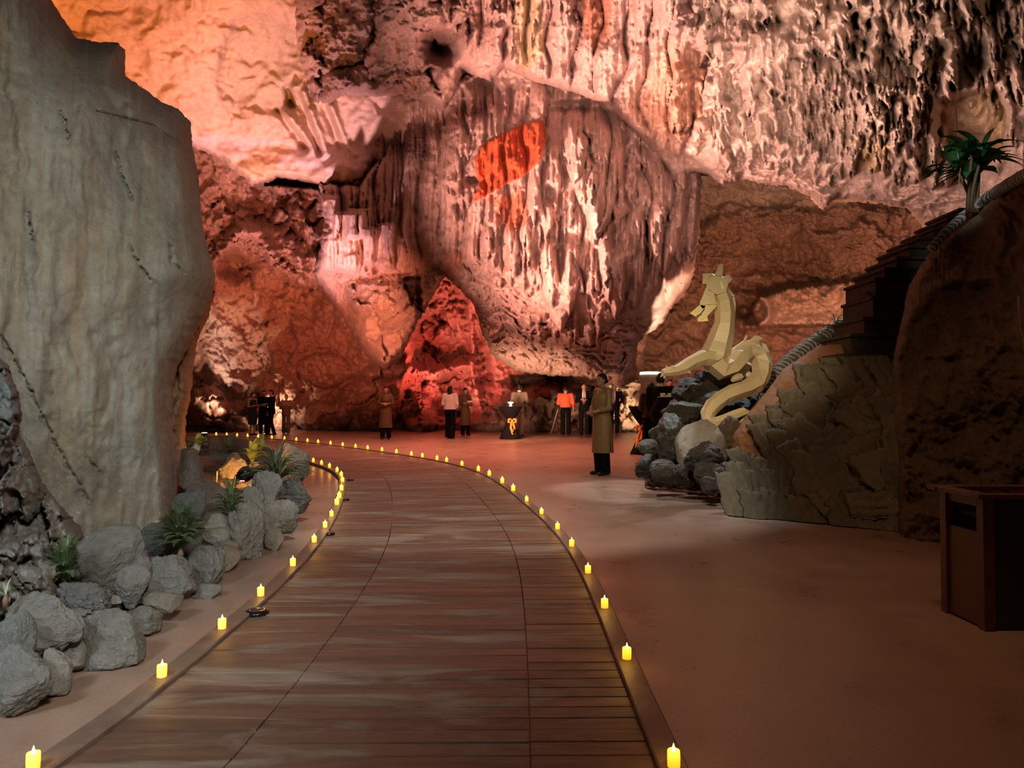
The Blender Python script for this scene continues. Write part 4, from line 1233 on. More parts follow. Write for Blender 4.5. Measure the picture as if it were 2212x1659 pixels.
# ---- stair: dark steps climbing to the right behind the mound
STEPM = plain('dark_step_stone', (0.05, 0.032, 0.022), 0.7, 0, 0.35, 6, bmp=0.4)
stair = empty('staircase', P(1880, 800, 10), 'dark stone staircase climbing to the right above the clad mound', 'stairs')
steps = [(1800, 800, 1935, 8.9), (1818, 764, 1940, 9.1), (1838, 722, 1940, 9.3), (1866, 684, 1942, 9.5), (1886, 640, 1950, 9.7), (1891, 601, 1975, 9.9), (1911, 577, 1992, 10.1), (1938, 555, 2010, 10.3), (1963, 531, 2030, 10.5), (1986, 512, 2040, 10.7),
         (2018, 492, 2062, 10.9), (2048, 471, 2090, 11.1), (2072, 450, 2110, 11.3)]
loc0 = stair.location.copy()
for i, (xl, yt, xr, d) in enumerate(steps):
    a = P(xl, yt, d); b_ = P(xr, yt, d)
    bot = P(xl, steps[i - 1][1] if i else yt + 44, d).z - 0.10
    top_ = a.z
    bm = bmesh.new()
    wdt = b_.x - a.x + 0.6
    # riser block and a slightly projecting worn tread
    box_bm(bm, a.x + wdt / 2, d + 0.45, (bot + top_ - 0.04) / 2, wdt, 0.9, top_ - 0.04 - bot, None, 0.012)
    box_bm(bm, a.x + wdt / 2 - 0.02, d + 0.43, top_ - 0.02, wdt + 0.02, 0.95, 0.045, Euler((0, 0.01 * (i % 3 - 1), 0)).to_matrix().to_4x4(), 0.012)
    for v_ in bm.verts: v_.co -= loc0
    bm_obj('step', bm, STEPM, stair)

# ---- ribbed grey trunk-like rail with netting
m, nt, b = mat_new('netted_grey_rail')
uvn = nt.nodes.new('ShaderNodeUVMap')
wv = nt.nodes.new('ShaderNodeTexWave'); wv.inputs['Scale'].default_value = 7; wv.inputs['Distortion'].default_value = 2.5; wv.bands_direction = 'DIAGONAL'
nt.links.new(objvec(nt), wv.inputs[0])
cl = ramp(nt, wv.outputs['Fac'], [(0.35, (0.16, 0.15, 0.14)), (0.5, (0.42, 0.42, 0.40)), (0.8, (0.50, 0.50, 0.48))])
nt.links.new(cl, b.inputs['Base Color']); b.inputs['Roughness'].default_value = 0.7
bump(nt, b, wv.outputs['Fac'], 0.8, 0.03)
RAIL = m
def rail(pts, r0, r1, label, name='ribbed_rail'):
    n = 30
    P3 = [P(x, y, d) for x, y, d in pts]
    fine = smooth_line(P3, 8)
    rad = [(r0 + (r1 - r0) * i / len(fine)) * (1 + 0.05 * math.sin(i * 1.9)) for i in range(len(fine))]
    V, Fq = tube(fine, rad, 14)
    o = link_mesh(name, mesh_py(name, V, Fq, True), RAIL)
    return tag(o, label, 'rail')
rail([(1664, 842, 11.0), (1680, 808, 11.0), (1712, 776, 11.0), (1748, 748, 11.0), (1786, 722, 11.0), (1824, 700, 11.0), (1860, 676, 11.0)], 0.13, 0.10, 'grey ribbed trunk-like rail rising behind the mound, lit cool white')
rail([(2010, 540, 8.5), (2046, 500, 8.5), (2092, 458, 8.5), (2140, 422, 8.2), (2190, 392, 7.6), (2260, 352, 6.9)], 0.05, 0.07, 'striped grey rail capping the dark wall at upper right, below the palm-like plant')

# ---- wooden bin, right edge
WD = plain('bin_wood', (0.11, 0.035, 0.014), 0.45, 0, 0.3, 9, bmp=0.15)
WP = plain('bin_panel', (0.02, 0.014, 0.008), 0.5, 0, 0.3, 9)
c0 = G(2128, 1365)          # front left bottom corner
bin_ = empty('wooden_bin', (c0.x + 0.25, c0.y + 0.2, 0), 'square dark wooden litter bin with a framed open top at the right edge', 'bin')
bx, bz = 0.50, 0.70
def binpart(name, boxes, mat):
    bm = bmesh.new()
    for bb in boxes: box_bm(bm, *bb, bev=0.004)
    return bm_obj(name, bm, mat, bin_)
hx, hy = 0.25, 0.20
for sx_ in (-1, 1):
    for sy_ in (-1, 1):
        binpart('corner_post', [(sx_ * (hx - .03), sy_ * (hy - .03), bz / 2, 0.06, 0.06, bz)], WD)
binpart('side_panel', [(0, -hy + .022, bz / 2, 2 * hx - .12, 0.012, bz - .02)], WP)
binpart('side_panel', [(0, hy - .022, bz / 2, 2 * hx - .12, 0.012, bz - .02)], WP)
binpart('side_panel', [(-hx + .022, 0, bz / 2 - 0.09, 0.012, 2 * hy - .12, bz - .20)], WD)
binpart('cross_rail', [(-hx + .022, 0, bz - .03, 0.012, 2 * hy - .12, .05)], WD)
binpart('side_panel', [(hx - .022, 0, bz / 2, 0.012, 2 * hy - .12, bz - .02)], WD)
binpart('top_frame', [(0, -hy - .0, bz + .012, 2 * hx + .1, .085, .025), (0, hy, bz + .012, 2 * hx + .1, .085, .025), (-hx, 0, bz + .0121, .085, 2 * hy - .085, .025), (hx, 0, bz + .0121, .085, 2 * hy - .085, .025)], WD)
binpart('liner', [(0, 0, bz - .12, 2 * hx - .14, 2 * hy - .14, .01)], plain('bin_liner', (0.012, 0.01, 0.008), 0.6))
nail = lathe([(0, 0), (0.004, 0.0), (0.004, 0.003), (0, 0.004)], 10, 'nail')
o = link_mesh('nail', nail, plain('nail_metal', (0.7, 0.7, 0.68), 0.25, 1.0), bin_, (-hx + 0.115, -hy + 0.014, bz - 0.012)); o.rotation_euler = (math.pi / 2, 0, 0)

# thin pale cable on the dark wall
V, Fq = tube([P(2200, 640, 6.0), P(2201, 660, 6.0), P(2203, 690, 6.0), P(2207, 720, 6.0), P(2212, 740, 6.0), P(2214, 770, 5.98)], [0.006] * 6, 8)
tag(link_mesh('cable', mesh_py('cable', V, Fq, True), plain('cable_tan', (0.25, 0.17, 0.10), 0.5)), 'thin tan cable hanging against the dark wall at the right edge', 'cable')

# ---- faceted pale sculpture of a horned serpent-bodied beast
DR = plain('sculpture_resin', (0.78, 0.68, 0.46), 0.42, 0, 0.04, 3)
def Z(x, y, d):             # coordinates measured in the enlarged crop
    return P(1350 + x / 3.95, 540 + y / 3.95, d)
dragon = empty('dragon_sculpture', Z(860, 1060, 10.3), 'large pale cream faceted dragon sculpture with horns, coiled on the dark rocks', 'sculpture')
dloc = dragon.location.copy()
PXM = F / 10.3 * 3.95
def dpart(name, V, Fq, mat=DR, smooth=False):
    o = link_mesh(name, mesh_py(name, [Vector(v_) - dloc for v_ in V], Fq, smooth), mat, dragon)
    return o
def dtube(name, pts, n=7, squash=1.15):
    P3 = [Z(x, y, d) for x, y, w_, d in pts]
    rad = [w_ / 2 / PXM * (1.04 if i % 2 else 0.97) for i, (x, y, w_, d) in enumerate(pts)]
    V, Fq = tube(P3, rad, n, True, 0.3, True, squash)
    return dpart(name, V, Fq)
# neck and trunk, hump, and tail as one continuous faceted body
body = [(770, 250, 120, 10.20), (800, 330, 150, 10.22), (838, 420, 158, 10.26), (852, 520, 160, 10.30), (850, 620, 168, 10.32), (832, 700, 190, 10.34), (805, 790, 222, 10.36), (775, 880, 245, 10.36),
        (775, 960, 230, 10.34), (830, 1010, 205, 10.34), (905, 985, 200, 10.36), (965, 915, 190, 10.40), (1030, 855, 180, 10.46), (1100, 850, 180, 10.5), (1155, 905, 176, 10.5), (1172, 985, 170, 10.46), (1160, 1070, 165, 10.4),
        (1110, 1145, 160, 10.3), (1030, 1185, 148, 10.2), (930, 1215, 140, 10.1), (835, 1260, 136, 10.0), (750, 1330, 130, 9.92), (705, 1400, 122, 9.86), (710, 1465, 118, 9.82), (775, 1480, 112, 9.8), (860, 1450, 100, 9.8),
        (940, 1405, 84, 9.82), (1010, 1378, 70, 9.84), (1052, 1392, 56, 9.86), (1030, 1440, 42, 9.86), (980, 1482, 26, 9.84), (915, 1512, 5, 9.8)]
dtube('body', body[::1], 6, 1.1)
# head: seen from the side, looking left and down, jaws open
def hull(name, pts, parent=None):
    bm = bmesh.new()
    vs = [bm.verts.new(Vector(Z(x, y, d)) - dloc) for x, y, d in pts]
    r_ = bmesh.ops.convex_hull(bm, input=vs)
    dead = [g for g in r_['geom_interior'] if isinstance(g, bmesh.types.BMVert)]
    if dead: bmesh.ops.delete(bm, geom=dead, context='VERTS')
    return bm_obj(name, bm, DR, dragon)
def sym(pts, d, t):         # outline points given front and back thickness
    return [(x, y, d - t) for x, y in pts] + [(x, y, d + t) for x, y in pts]
hull('head', sym([(760, 215), (850, 235), (880, 300), (860, 360), (780, 380), (700, 330), (690, 260)], 10.2, 0.10) + sym([(730, 200), (830, 225)], 10.2, 0.05))
hull('snout', sym([(700, 300), (760, 360), (770, 430), (700, 450), (640, 450), (670, 380)], 10.2, 0.085))
hull('upper_lip', sym([(640, 432), (770, 430), (782, 462), (640, 470)], 10.2, 0.09))
hull('lower_lip', sym([(640, 462), (786, 464), (782, 488), (700, 505), (655, 495)], 10.2, 0.06))
hull('lower_jaw', sym([(770, 455), (786, 480), (710, 540), (690, 575), (640, 600), (655, 545), (700, 480)], 10.2, 0.07))
hull('nose_flap', sym([(640, 466), (690, 478), (640, 545), (600, 568), (552, 540), (600, 510)], 10.2, 0.06))
hull('beard', sym([(640, 560), (700, 560), (712, 606), (625, 612), (618, 590)], 10.2, 0.05))
hull('brow_fin', sym([(665, 200), (755, 196), (760, 225), (700, 285), (662, 292)], 10.18, 0.03))
hull('ear_fin', sym([(845, 225), (882, 208), (886, 232), (915, 250), (880, 290), (850, 285)], 10.24, 0.03))
for (pts) in ([(790, 225), (770, 205), (800, 130), (818, 114), (838, 122), (838, 150), (830, 220)],):
    hull('horn', sym(pts, 10.17, 0.035))
hull('horn', sym([(770, 215), (800, 160), (812, 170), (800, 225)], 10.30, 0.03))
# whisker / cheek crest
hull('cheek_fin', sym([(700, 330), (735, 345), (720, 395), (668, 362)], 10.12, 0.02))
# fore leg with claw
dtube('fore_leg', [(745, 920, 150, 10.24), (660, 920, 130, 10.16), (570, 960, 118, 10.06), (500, 1005, 108, 9.98), (430, 1030, 84, 9.9), (365, 1040, 70, 9.84), (320, 1045, 54, 9.8)], 6, 1.0)
for (a_, b_) in (((360, 1015), (355, 985)), ((385, 1010), (415, 985)), ((330, 1060), (300, 1085)), ((345, 1065), (330, 1100)), ((400, 1015), (432, 992))):
    V, Fq = tube([Z(a_[0], a_[1], 9.84), Z((a_[0] + b_[0]) / 2, (a_[1] + b_[1]) / 2, 9.82), Z(b_[0], b_[1], 9.82)], [0.022, 0.016, 0.002], 5)
    dpart('claw', V, Fq)
V, Fq = tube([Z(520, 1030, 9.98), Z(545, 1040, 9.96), Z(568, 1056, 9.96)], [0.03, 0.02, 0.002], 5); dpart('elbow_spur', V, Fq)
# hind leg tucked under
dtube('hind_leg', [(1040, 960, 120, 10.62), (1010, 1010, 110, 10.66), (1030, 1055, 80, 10.66), (1066, 1078, 50, 10.62)], 6, 1.0)
dtube('hind_leg', [(985, 1080, 70, 10.3), (945, 1095, 56, 10.24), (915, 1112, 36, 10.2)], 6, 1.0)
# spine plates
def plate(pts, d=10.45, t=0.02): hull('spine_plate', sym(pts, d, t))
plate([(840, 300), (880, 320), (938, 395), (900, 390)], 10.34); plate([(890, 400), (935, 398), (945, 450), (942, 572), (915, 560), (888, 440)], 10.38)
plate([(905, 560), (930, 640), (905, 700), (862, 655), (890, 600)], 10.4); plate([(860, 780), (886, 860), (872, 895), (806, 850), (830, 820)], 10.36)
plate([(720, 912), (770, 885), (830, 900), (845, 915), (790, 945), (730, 935)], 10.2, 0.07)
plate([(1010, 770), (1028, 722), (1044, 735), (1030, 780)], 10.46); plate([(1060, 770), (1110, 728), (1150, 735), (1178, 756), (1130, 775), (1110, 790)], 10.48, 0.04)
plate([(940, 830), (1030, 770), (1110, 780), (1140, 830), (1136, 890), (1100, 850), (1030, 800)], 10.42, 0.08)
plate([(1166, 790), (1205, 805), (1258, 935), (1225, 925), (1190, 850)], 10.56); plate([(1210, 920), (1238, 960), (1250, 1060), (1222, 1100), (1205, 1020)], 10.56)
plate([(1180, 1040), (1215, 1080), (1180, 1215), (1165, 1150)], 10.46); plate([(1140, 1090), (1170, 1120), (1148, 1275), (1125, 1190)], 10.4); plate([(1190, 1100), (1225, 1180), (1190, 1180)], 10.5)
plate([(866, 1225), (880, 1175), (890, 1222)], 10.02); plate([(770, 1310), (778, 1360), (735, 1440), (740, 1360)], 9.84, 0.02)
# =================================================================== PEOPLE
_dg = None
def remeshed(name, V, Fc, voxel, smooth=2, mat=None, parent=None, keep=None):
    """join overlapping closed pieces into one continuous surface"""
    me = bpy.data.meshes.new(name + '_raw')
    me.from_pydata(V, [], Fc)
    bm = bmesh.new(); bm.from_mesh(me); bmesh.ops.recalc_face_normals(bm, faces=bm.faces); bm.to_mesh(me); bm.free()
    o = bpy.data.objects.new(name, me); COL.objects.link(o)
    md = o.modifiers.new('r', 'REMESH'); md.mode = 'VOXEL'; md.voxel_size = voxel; md.use_smooth_shade = True
    ms = o.modifiers.new('s', 'SMOOTH'); ms.factor = 0.5; ms.iterations = smooth
    dg = bpy.context.evaluated_depsgraph_get()
    ev = o.evaluated_get(dg)
    nm = bpy.data.meshes.new_from_object(ev)
    o.modifiers.clear(); o.data = nm; bpy.data.meshes.remove(me)
    nm.name = name
    for p_ in nm.polygons: p_.use_smooth = True
    nm.materials.clear()
    if mat: nm.materials.append(mat)
    if parent: o.parent = parent
    return o

class Blob:
    def __init__(s): s.V = []; s.F = []
    def add(s, V, Fc):
        k = len(s.V); s.V += [tuple(v_) for v_ in V]; s.F += [tuple(i + k for i in f_) for f_ in Fc]
    def cap(s, a, ra, b, rb, n=12, sq=1.0):
        """tapered capsule from a to b; sq flattens it front-to-back"""
        a = Vector(a); b = Vector(b); t = (b - a)
        L = t.length
        if L < 1e-6: t = Vector((0, 0, 1)); L = 1e-6
        t = t / L
        u_ = t.cross(Vector((0, 1, 0)))
        if u_.length < 0.05: u_ = t.cross(Vector((1, 0, 0)))
        u_.normalize(); w_ = u_.cross(t).normalized()
        V = []; Fc = []; rings = []
        for an in (-80, -50, -20): rings.append((a + t * (math.sin(math.radians(an)) * ra), ra * math.cos(math.radians(an))))
        for an in (20, 50, 80): rings.append((b + t * (math.sin(math.radians(an)) * rb), rb * math.cos(math.radians(an))))
        for c_, r_ in rings:
            for k in range(n):
                q_ = 6.28318 * k / n
                V.append(c_ + u_ * math.cos(q_) * r_ + w_ * math.sin(q_) * r_ * sq)
        for j in range(len(rings) - 1):
            for k in range(n): Fc.append((j * n + k, j * n + (k + 1) % n, (j + 1) * n + (k + 1) % n, (j + 1) * n + k))
        Fc.append(tuple(range(n))[::-1]); Fc.append(tuple((len(rings) - 1) * n + k for k in range(n)))
        s.add(V, Fc)
    def ell(s, c_, r_, rot=None, sub=2):
        V, Fq = ico(sub)
        M = (rot.to_matrix() if rot else Matrix.Identity(3))
        s.add([M @ Vector((v_[0] * r_[0], v_[1] * r_[1], v_[2] * r_[2])) + Vector(c_) for v_ in V], [tuple(int(i) for i in f_) for f_ in Fq])
    def loft(s, rings, n=24):
        """rings: (cx, cy, z, rx, ry) closed loft, top and bottom capped"""
        V = []; Fc = []
        for cx_, cy_, z_, rx, ry in rings:
            for k in range(n):
                q_ = 6.28318 * k / n
                V.append((cx_ + rx * math.cos(q_), cy_ + ry * math.sin(q_), z_))
        for j in range(len(rings) - 1):
            for k in range(n): Fc.append((j * n + k, j * n + (k + 1) % n, (j + 1) * n + (k + 1) % n, (j + 1) * n + k))
        Fc.append(tuple(range(n))[::-1]); Fc.append(tuple((len(rings) - 1) * n + k for k in range(n)))
        s.add(V, Fc)

SKIN = plain('skin', (0.50, 0.29, 0.20), 0.5, 0, 0.06, 30)
SKINL = plain('skin_light', (0.46, 0.30, 0.22), 0.6, 0, 0.06, 30)
HAIR = plain('black_hair', (0.010, 0.008, 0.007), 0.6, 0, 0.3, 60)
BLACK = plain('black_cloth', (0.005, 0.0045, 0.005), 0.9, 0, 0.2, 40)
NAVY = plain('dark_suit_cloth', (0.007, 0.006, 0.008), 0.9, 0, 0.2, 40)
for _m in (BLACK, NAVY):
    _m.node_tree.nodes['Principled BSDF'].inputs['Specular IOR Level'].default_value = 0.12
WHITE = plain('white_cloth', (0.72, 0.68, 0.64), 0.8, 0, 0.06, 30)
LINEN = plain('grey_linen', (0.20, 0.155, 0.12), 0.85, 0, 0.1, 30)
BROWNT = plain('brown_tunic_cloth', (0.12, 0.062, 0.026), 0.6, 0, 0.1, 20)
OLIVE = plain('olive_gold_tunic_cloth', (0.26, 0.18, 0.085), 0.48, 0, 0.10, 9, bmp=0.1)
CORAL = plain('coral_cloth', (0.85, 0.15, 0.06), 0.8, 0, 0.06, 30)
DGREY = plain('dark_grey_cloth', (0.02, 0.015, 0.013), 0.8, 0, 0.15, 30)
PALEBR = plain('dusty_rose_cloth', (0.22, 0.125, 0.085), 0.8, 0, 0.1, 30)
MAROON = plain('dark_maroon_cloth', (0.035, 0.008, 0.007), 0.8, 0, 0.1, 30)
SHOE = plain('black_shoe', (0.02, 0.016, 0.014), 0.3)
TIE = plain('dark_tie', (0.03, 0.012, 0.012), 0.5)
METAL = plain('silver_metal', (0.6, 0.6, 0.6), 0.25, 1.0)

def lerp3(a, b, t): return tuple(a[i] + (b[i] - a[i]) * t for i in range(3))

def hand(B, wrist, dirv, palmn, side, curl=0.5, sc=1.0, spread=1.0):
    """palm, four unequal bent fingers and a thumb"""
    d_ = Vector(dirv).normalized(); n_ = Vector(palmn).normalized(); n_ = (n_ - d_ * n_.dot(d_)).normalized()
    s_ = d_.cross(n_) * side
    w_ = Vector(wrist)
    B.cap(w_, 0.024 * sc, w_ + d_ * 0.03 * sc, 0.027 * sc, 10)
    for k in (-1, -0.33, 0.33, 1):
        B.cap(w_ + d_ * 0.02 * sc + s_ * 0.016 * k * sc, 0.016 * sc, w_ + d_ * 0.085 * sc + s_ * 0.026 * k * sc, 0.0125 * sc, 8)
    for k, L in ((-1, 0.062), (-0.33, 0.074), (0.33, 0.080), (1, 0.068)):
        p_ = w_ + d_ * 0.088 * sc + s_ * 0.027 * k * sc * spread
        dd = d_.copy()
        for j, (f_, r0, r1) in enumerate(((0.45, .0098, .0092), (0.30, .0092, .0084), (0.25, .0084, .0070))):
            ax = s_
            ang = -curl * (0.55 + 0.35 * j) * side
            dd = Matrix.Rotation(ang, 3, ax) @ dd
            if dd.dot(n_) < -0.0 and j == 0: pass
            q_ = p_ + dd * L * f_ * sc
            B.cap(p_, r0 * sc, q_, r1 * sc, 8)
            p_ = q_
    # thumb from the side of the palm
    t0 = w_ + d_ * 0.028 * sc - (-s_) * 0.028 * sc
    t1 = t0 + (d_ * 0.6 + s_ * 0.6 + n_ * 0.35).normalized() * 0.038 * sc
    t2 = t1 + (d_ * 0.85 + s_ * 0.1 + n_ * 0.4).normalized() * 0.030 * sc
    B.cap(t0, 0.014 * sc, t1, 0.011 * sc, 8); B.cap(t1, 0.011 * sc, t2, 0.0085 * sc, 8)

def head_blob(B, hc, yaw=0.0, pitch=0.0, fem=True, nk=None):
    """head with brow, eye sockets, nose, lips, chin, ears; faces -Y before yaw"""
    R = Euler((pitch, 0, yaw), 'XYZ').to_matrix()
    c_ = Vector(hc)
    def T(p_): return c_ + R @ Vector(p_)
    rot = Euler((pitch, 0, yaw), 'XYZ')
    s_ = 0.97 if fem else 1.03
    B.ell(c_, (0.074 * s_, 0.092 * s_, 0.098 * s_), rot, 3)
    B.ell(T((0, -0.018, -0.045)), (0.058 * s_, 0.070 * s_, 0.066 * s_), rot, 3)
    B.ell(T((0, -0.055, -0.088)), (0.026 * s_, 0.026, 0.022), rot, 2)         # chin
    for sx_ in (-1, 1):
        B.ell(T((sx_ * 0.034, -0.062, -0.028)), (0.020, 0.018, 0.020), rot, 2)  # cheek
        B.cap(T((sx_ * 0.012, -0.088, 0.018)), 0.008, T((sx_ * 0.050, -0.072, 0.016)), 0.007, 8)  # brow
        B.ell(T((sx_ * 0.077 * s_, 0.004, -0.012)), (0.008, 0.017, 0.029), rot, 2)  # ear
        B.ell(T((sx_ * 0.029, -0.078, 0.0)), (0.013, 0.009, 0.009), rot, 2)    # eye lid
    B.cap(T((0, -0.088, 0.008)), 0.007, T((0, -0.106, -0.030)), 0.0105, 8)    # nose
    B.ell(T((-0.010, -0.094, -0.034)), (0.008, 0.008, 0.006), rot, 2); B.ell(T((0.010, -0.094, -0.034)), (0.008, 0.008, 0.006), rot, 2)
    B.cap(T((-0.017, -0.083, -0.056)), 0.0055, T((0.017, -0.083, -0.056)), 0.0055, 8)      # lips
    B.cap(T((-0.014, -0.083, -0.065)), 0.006, T((0.014, -0.083, -0.065)), 0.006, 8)
    return T, rot

def person(px, py, H, yaw, label, outfit, pose='clasp', fem=True, vox=0.012, group=None, headyaw=0.0, headpitch=0.0, skin=None, stride=0.0, depth=None, lean=0.0, fat=1.0, mats=None, loc=None, name='person', half=False):
    """feet at photo pixel px,py; yaw 0 faces the camera"""
    g = loc if loc is not None else G(px, py, 0.0)
    root = empty(name, g, label, 'person', group, yaw)
    k = H / 1.70
    root.scale = (k, k, k)
    sk = skin or SKIN
    sh = (0.175 if fem else 0.205) * fat
    hipw = 0.095
    ankz, kneez, hipz, shz = 0.075, 0.47, 0.90, 1.395
    def LN(p_):          # lean forward above the hips
        z_ = max(0, p_[2] - hipz)
        return (p_[0], p_[1] - math.sin(lean) * z_, p_[2] - (1 - math.cos(lean)) * z_)
    # legs
    legs = {}
    for s_ in (-1, 1):
        fy = -stride * s_ * 0.5
        hip = (s_ * hipw, 0, hipz)
        ank = (s_ * (hipw + 0.005), fy, ankz)
        kn = (s_ * (hipw + 0.004), fy * 0.5 - (0.03 + 0.06 * abs(stride)), kneez)
        legs[s_] = (hip, kn, ank)
    # arms
    arms = {}
    for s_ in (-1, 1):
        S = (s_ * sh, 0.01, shz)
        if pose == 'clasp':
            E = (s_ * (sh + 0.055), -0.03, 1.12); W = (s_ * 0.055, -0.205, 1.05); hd = (-s_ * 0.9, -0.25, -0.18); pn = (0, 0.8, -0.3); cu = 0.55
        elif pose == 'clasp_high':
            E = (s_ * (sh + 0.06), -0.04, 1.14); W = (s_ * 0.06, -0.20, 1.135); hd = (-s_ * 1, -0.2, 0.0); pn = (0, 0.8, -0.3); cu = 0.55
        elif pose == 'down':
            E = (s_ * (sh + 0.05), 0.02, 1.12); W = (s_ * (sh + 0.06), -0.05, 0.89); hd = (0, -0.1, -1); pn = (-s_, 0, 0); cu = 0.45
        elif pose == 'hold':
            E = (s_ * (sh + 0.04), 0.0, 1.12); W = (s_ * 0.09, -0.27, 1.17); hd = (-s_ * 0.7, -0.6, 0.15); pn = (-s_ * .2, 0.4, 0.9); cu = 0.7
        elif pose == 'phone':
            E = (s_ * (sh + 0.05), -0.02, 1.13); W = (s_ * 0.10, -0.26, 1.26); hd = (-s_ * 0.5, -0.5, 0.5); pn = (0, 0.9, 0.2); cu = 0.9
        elif pose == 'back':
            E = (s_ * (sh + 0.07), 0.06, 1.13); W = (s_ * 0.05, 0.17, 1.0); hd = (-s_ * 0.9, 0.1, -0.2); pn = (0, -0.8, 0); cu = 0.6
        elif pose == 'one_hold':
            if s_ == 1: E = (s_ * (sh + 0.04), 0.0, 1.12); W = (s_ * 0.15, -0.25, 1.12); hd = (-s_ * 0.5, -0.8, 0.1); pn = (-s_ * .6, 0, 0.7); cu = 0.8
            else: E = (s_ * (sh + 0.05), 0.02, 1.12); W = (s_ * (sh + 0.06), -0.05, 0.89); hd = (0, -0.1, -1); pn = (-s_, 0, 0); cu = 0.45
        arms[s_] = (LN(S), LN(E), LN(W), hd, pn, cu)
    # ---------- body
    B = Blob()
    hc = LN((0, -0.02, 1.59))
    T, rot = head_blob(B, hc, headyaw, headpitch, fem)
    B.cap(LN((0, 0.012, 1.40)), 0.056 if fem else 0.064, lerp3(hc, LN((0, 0.01, 1.5)), 0.35), 0.050 if fem else 0.060, 12)
    B.loft([(LN((0, 0, z_))[0], LN((0, 0, z_))[1], LN((0, 0, z_))[2], rx * fat, ry) for z_, rx, ry in ((0.86, 0.15, 0.10), (0.95, 0.155, 0.11), (1.08, 0.125, 0.092), (1.22, 0.145, 0.10), (1.33, 0.155, 0.10), (1.40, 0.12, 0.075), (1.44, 0.06, 0.05))])
    for s_ in (-1, 1):
        S, E, W, hd, pn, cu = arms[s_]
        B.cap(LN((s_ * 0.06, 0, 1.40)), 0.045, S, 0.050); B.cap(S, 0.046, E, 0.036); B.cap(E, 0.037, W, 0.025)
        hand(B, W, hd, pn, s_, cu, 0.97 if fem else 1.08)
        hip, kn, ank = legs[s_]
        B.cap(hip, 0.085, kn, 0.054); B.cap(kn, 0.054, ank, 0.036)
        B.cap(ank, 0.036, (ank[0], ank[1] - 0.03, 0.045), 0.034)
        B.cap((ank[0], ank[1] + 0.03, 0.035), 0.030, (ank[0] + s_ * 0.012, ank[1] - 0.12, 0.027), 0.026)
    body = remeshed('body', B.V, B.F, min(vox, 0.009), 2, sk, root)
    # ---------- eyes
    if vox < 0.009:
        for s_ in (-1, 1):
            me = bpy.data.meshes.new('eye'); V, Fq = ico(2)
            c_ = T((s_ * 0.029, -0.0845, 0.0))
            me.from_pydata([tuple(Vector((v_[0] * .0105, v_[1] * .006, v_[2] * .0045)) + c_) for v_ in V], [], [tuple(map(int, f_)) for f_ in Fq])
            link_mesh('eye', me, HAIR, body)
    # ---------- hair
    hs = outfit.get('hair', 'short')
    Hb = Blob()
    Hb.ell(T((0, 0.014, 0.022)), (0.080, 0.095, 0.094), rot, 3)
    if hs == 'bun':
        Hb.ell(T((0, 0.02, -0.005)), (0.083, 0.088, 0.085), rot, 3)
        Hb.ell(T((0, 0.108, -0.02)), (0.046, 0.036, 0.044), rot, 3)
    elif hs == 'long':
        Hb.ell(T((0, 0.035, -0.04)), (0.088, 0.075, 0.12), rot, 3)
        Hb.cap(T((0, 0.05, -0.06)), 0.088, T((0, 0.065, -0.19)), 0.072, 14, 0.7)
    elif hs == 'short':
        Hb.ell(T((0, 0.03, -0.012)), (0.080, 0.078, 0.075), rot, 3)
        Hb.ell(T((0.01, -0.03, 0.085)), (0.06, 0.045, 0.03), rot, 2)
    # keep the face clear
    hair = remeshed('hair', Hb.V, Hb.F, max(vox, 0.007) * 0.9, 1, HAIR, root)
    bm = bmesh.new(); bm.from_mesh(hair.data)
    Rm = rot.to_matrix(); RT = Rm.transposed(); hcv = Vector(hc)
    kill = []
    for v_ in bm.verts:
        l_ = RT @ (v_.co - hcv)
        a_ = float(sstep(0.004, -0.016, l_.z - 0.050 + 0.30 * abs(l_.x) + max(0, l_.y + 0.045) * 1.6)) if l_.y < 0.02 else 0.0
        a_ = max(a_, float(sstep(0.0, -0.012, l_.z + 0.012)) if l_.y < -0.004 else 0.0)
        if a_ > 0: v_.co = hcv + (v_.co - hcv) * (1 - 0.22 * a_)
    bmesh.ops.delete(bm, geom=kill, context='VERTS'); bm.to_mesh(hair.data); bm.free()
    # ---------- clothes
    kind = outfit['kind']; M_ = outfit['mats']
    tv = max(vox, 0.007)
    def trousers(mat, wide=0.0, top=1.0):
        Q = Blob()
        Q.loft([(0, 0, 0.80, .165 * fat, .115), (0, 0, 0.92, .172 * fat, .125), (0, 0, top, .150 * fat, .112)])
        for s_ in (-1, 1):
            hip, kn, ank = legs[s_]
            a = (hip[0], hip[1], 0.86)
            Q.cap(a, 0.098, kn, 0.074 + wide * 0.5)
            rb = 0.062 + wide
            low = (ank[0], ank[1] + 0.005, 0.085 + rb * 0.3)
            V = []
            n = 16
            prs = []
            for j in range(6):
                t_ = j / 5
                c_ = lerp3(kn, (ank[0], ank[1], 0.045), t_); r_ = (0.074 + wide * 0.5) * (1 - t_) + rb * t_
                prs.append((c_[0], c_[1], c_[2], r_, r_ * 1.05))
            Q.loft(prs[::-1], n)
        return remeshed('trousers', Q.V, Q.F, tv, 1, mat, root)
    def shoes(mat):
        for s_ in (-1, 1):
            Q = Blob(); hip, kn, ank = legs[s_]
            Q.cap((ank[0], ank[1] + 0.04, 0.045), 0.040, (ank[0], ank[1] - 0.02, 0.045), 0.042)
            Q.cap((ank[0], ank[1] - 0.02, 0.038), 0.042, (ank[0] + s_ * .012, ank[1] - 0.145, 0.030), 0.034)
            Q.V = [(v_[0], v_[1], max(v_[2], 0.003)) for v_ in Q.V]
            remeshed('shoe', Q.V, Q.F, min(tv, 0.010), 1, mat, root)
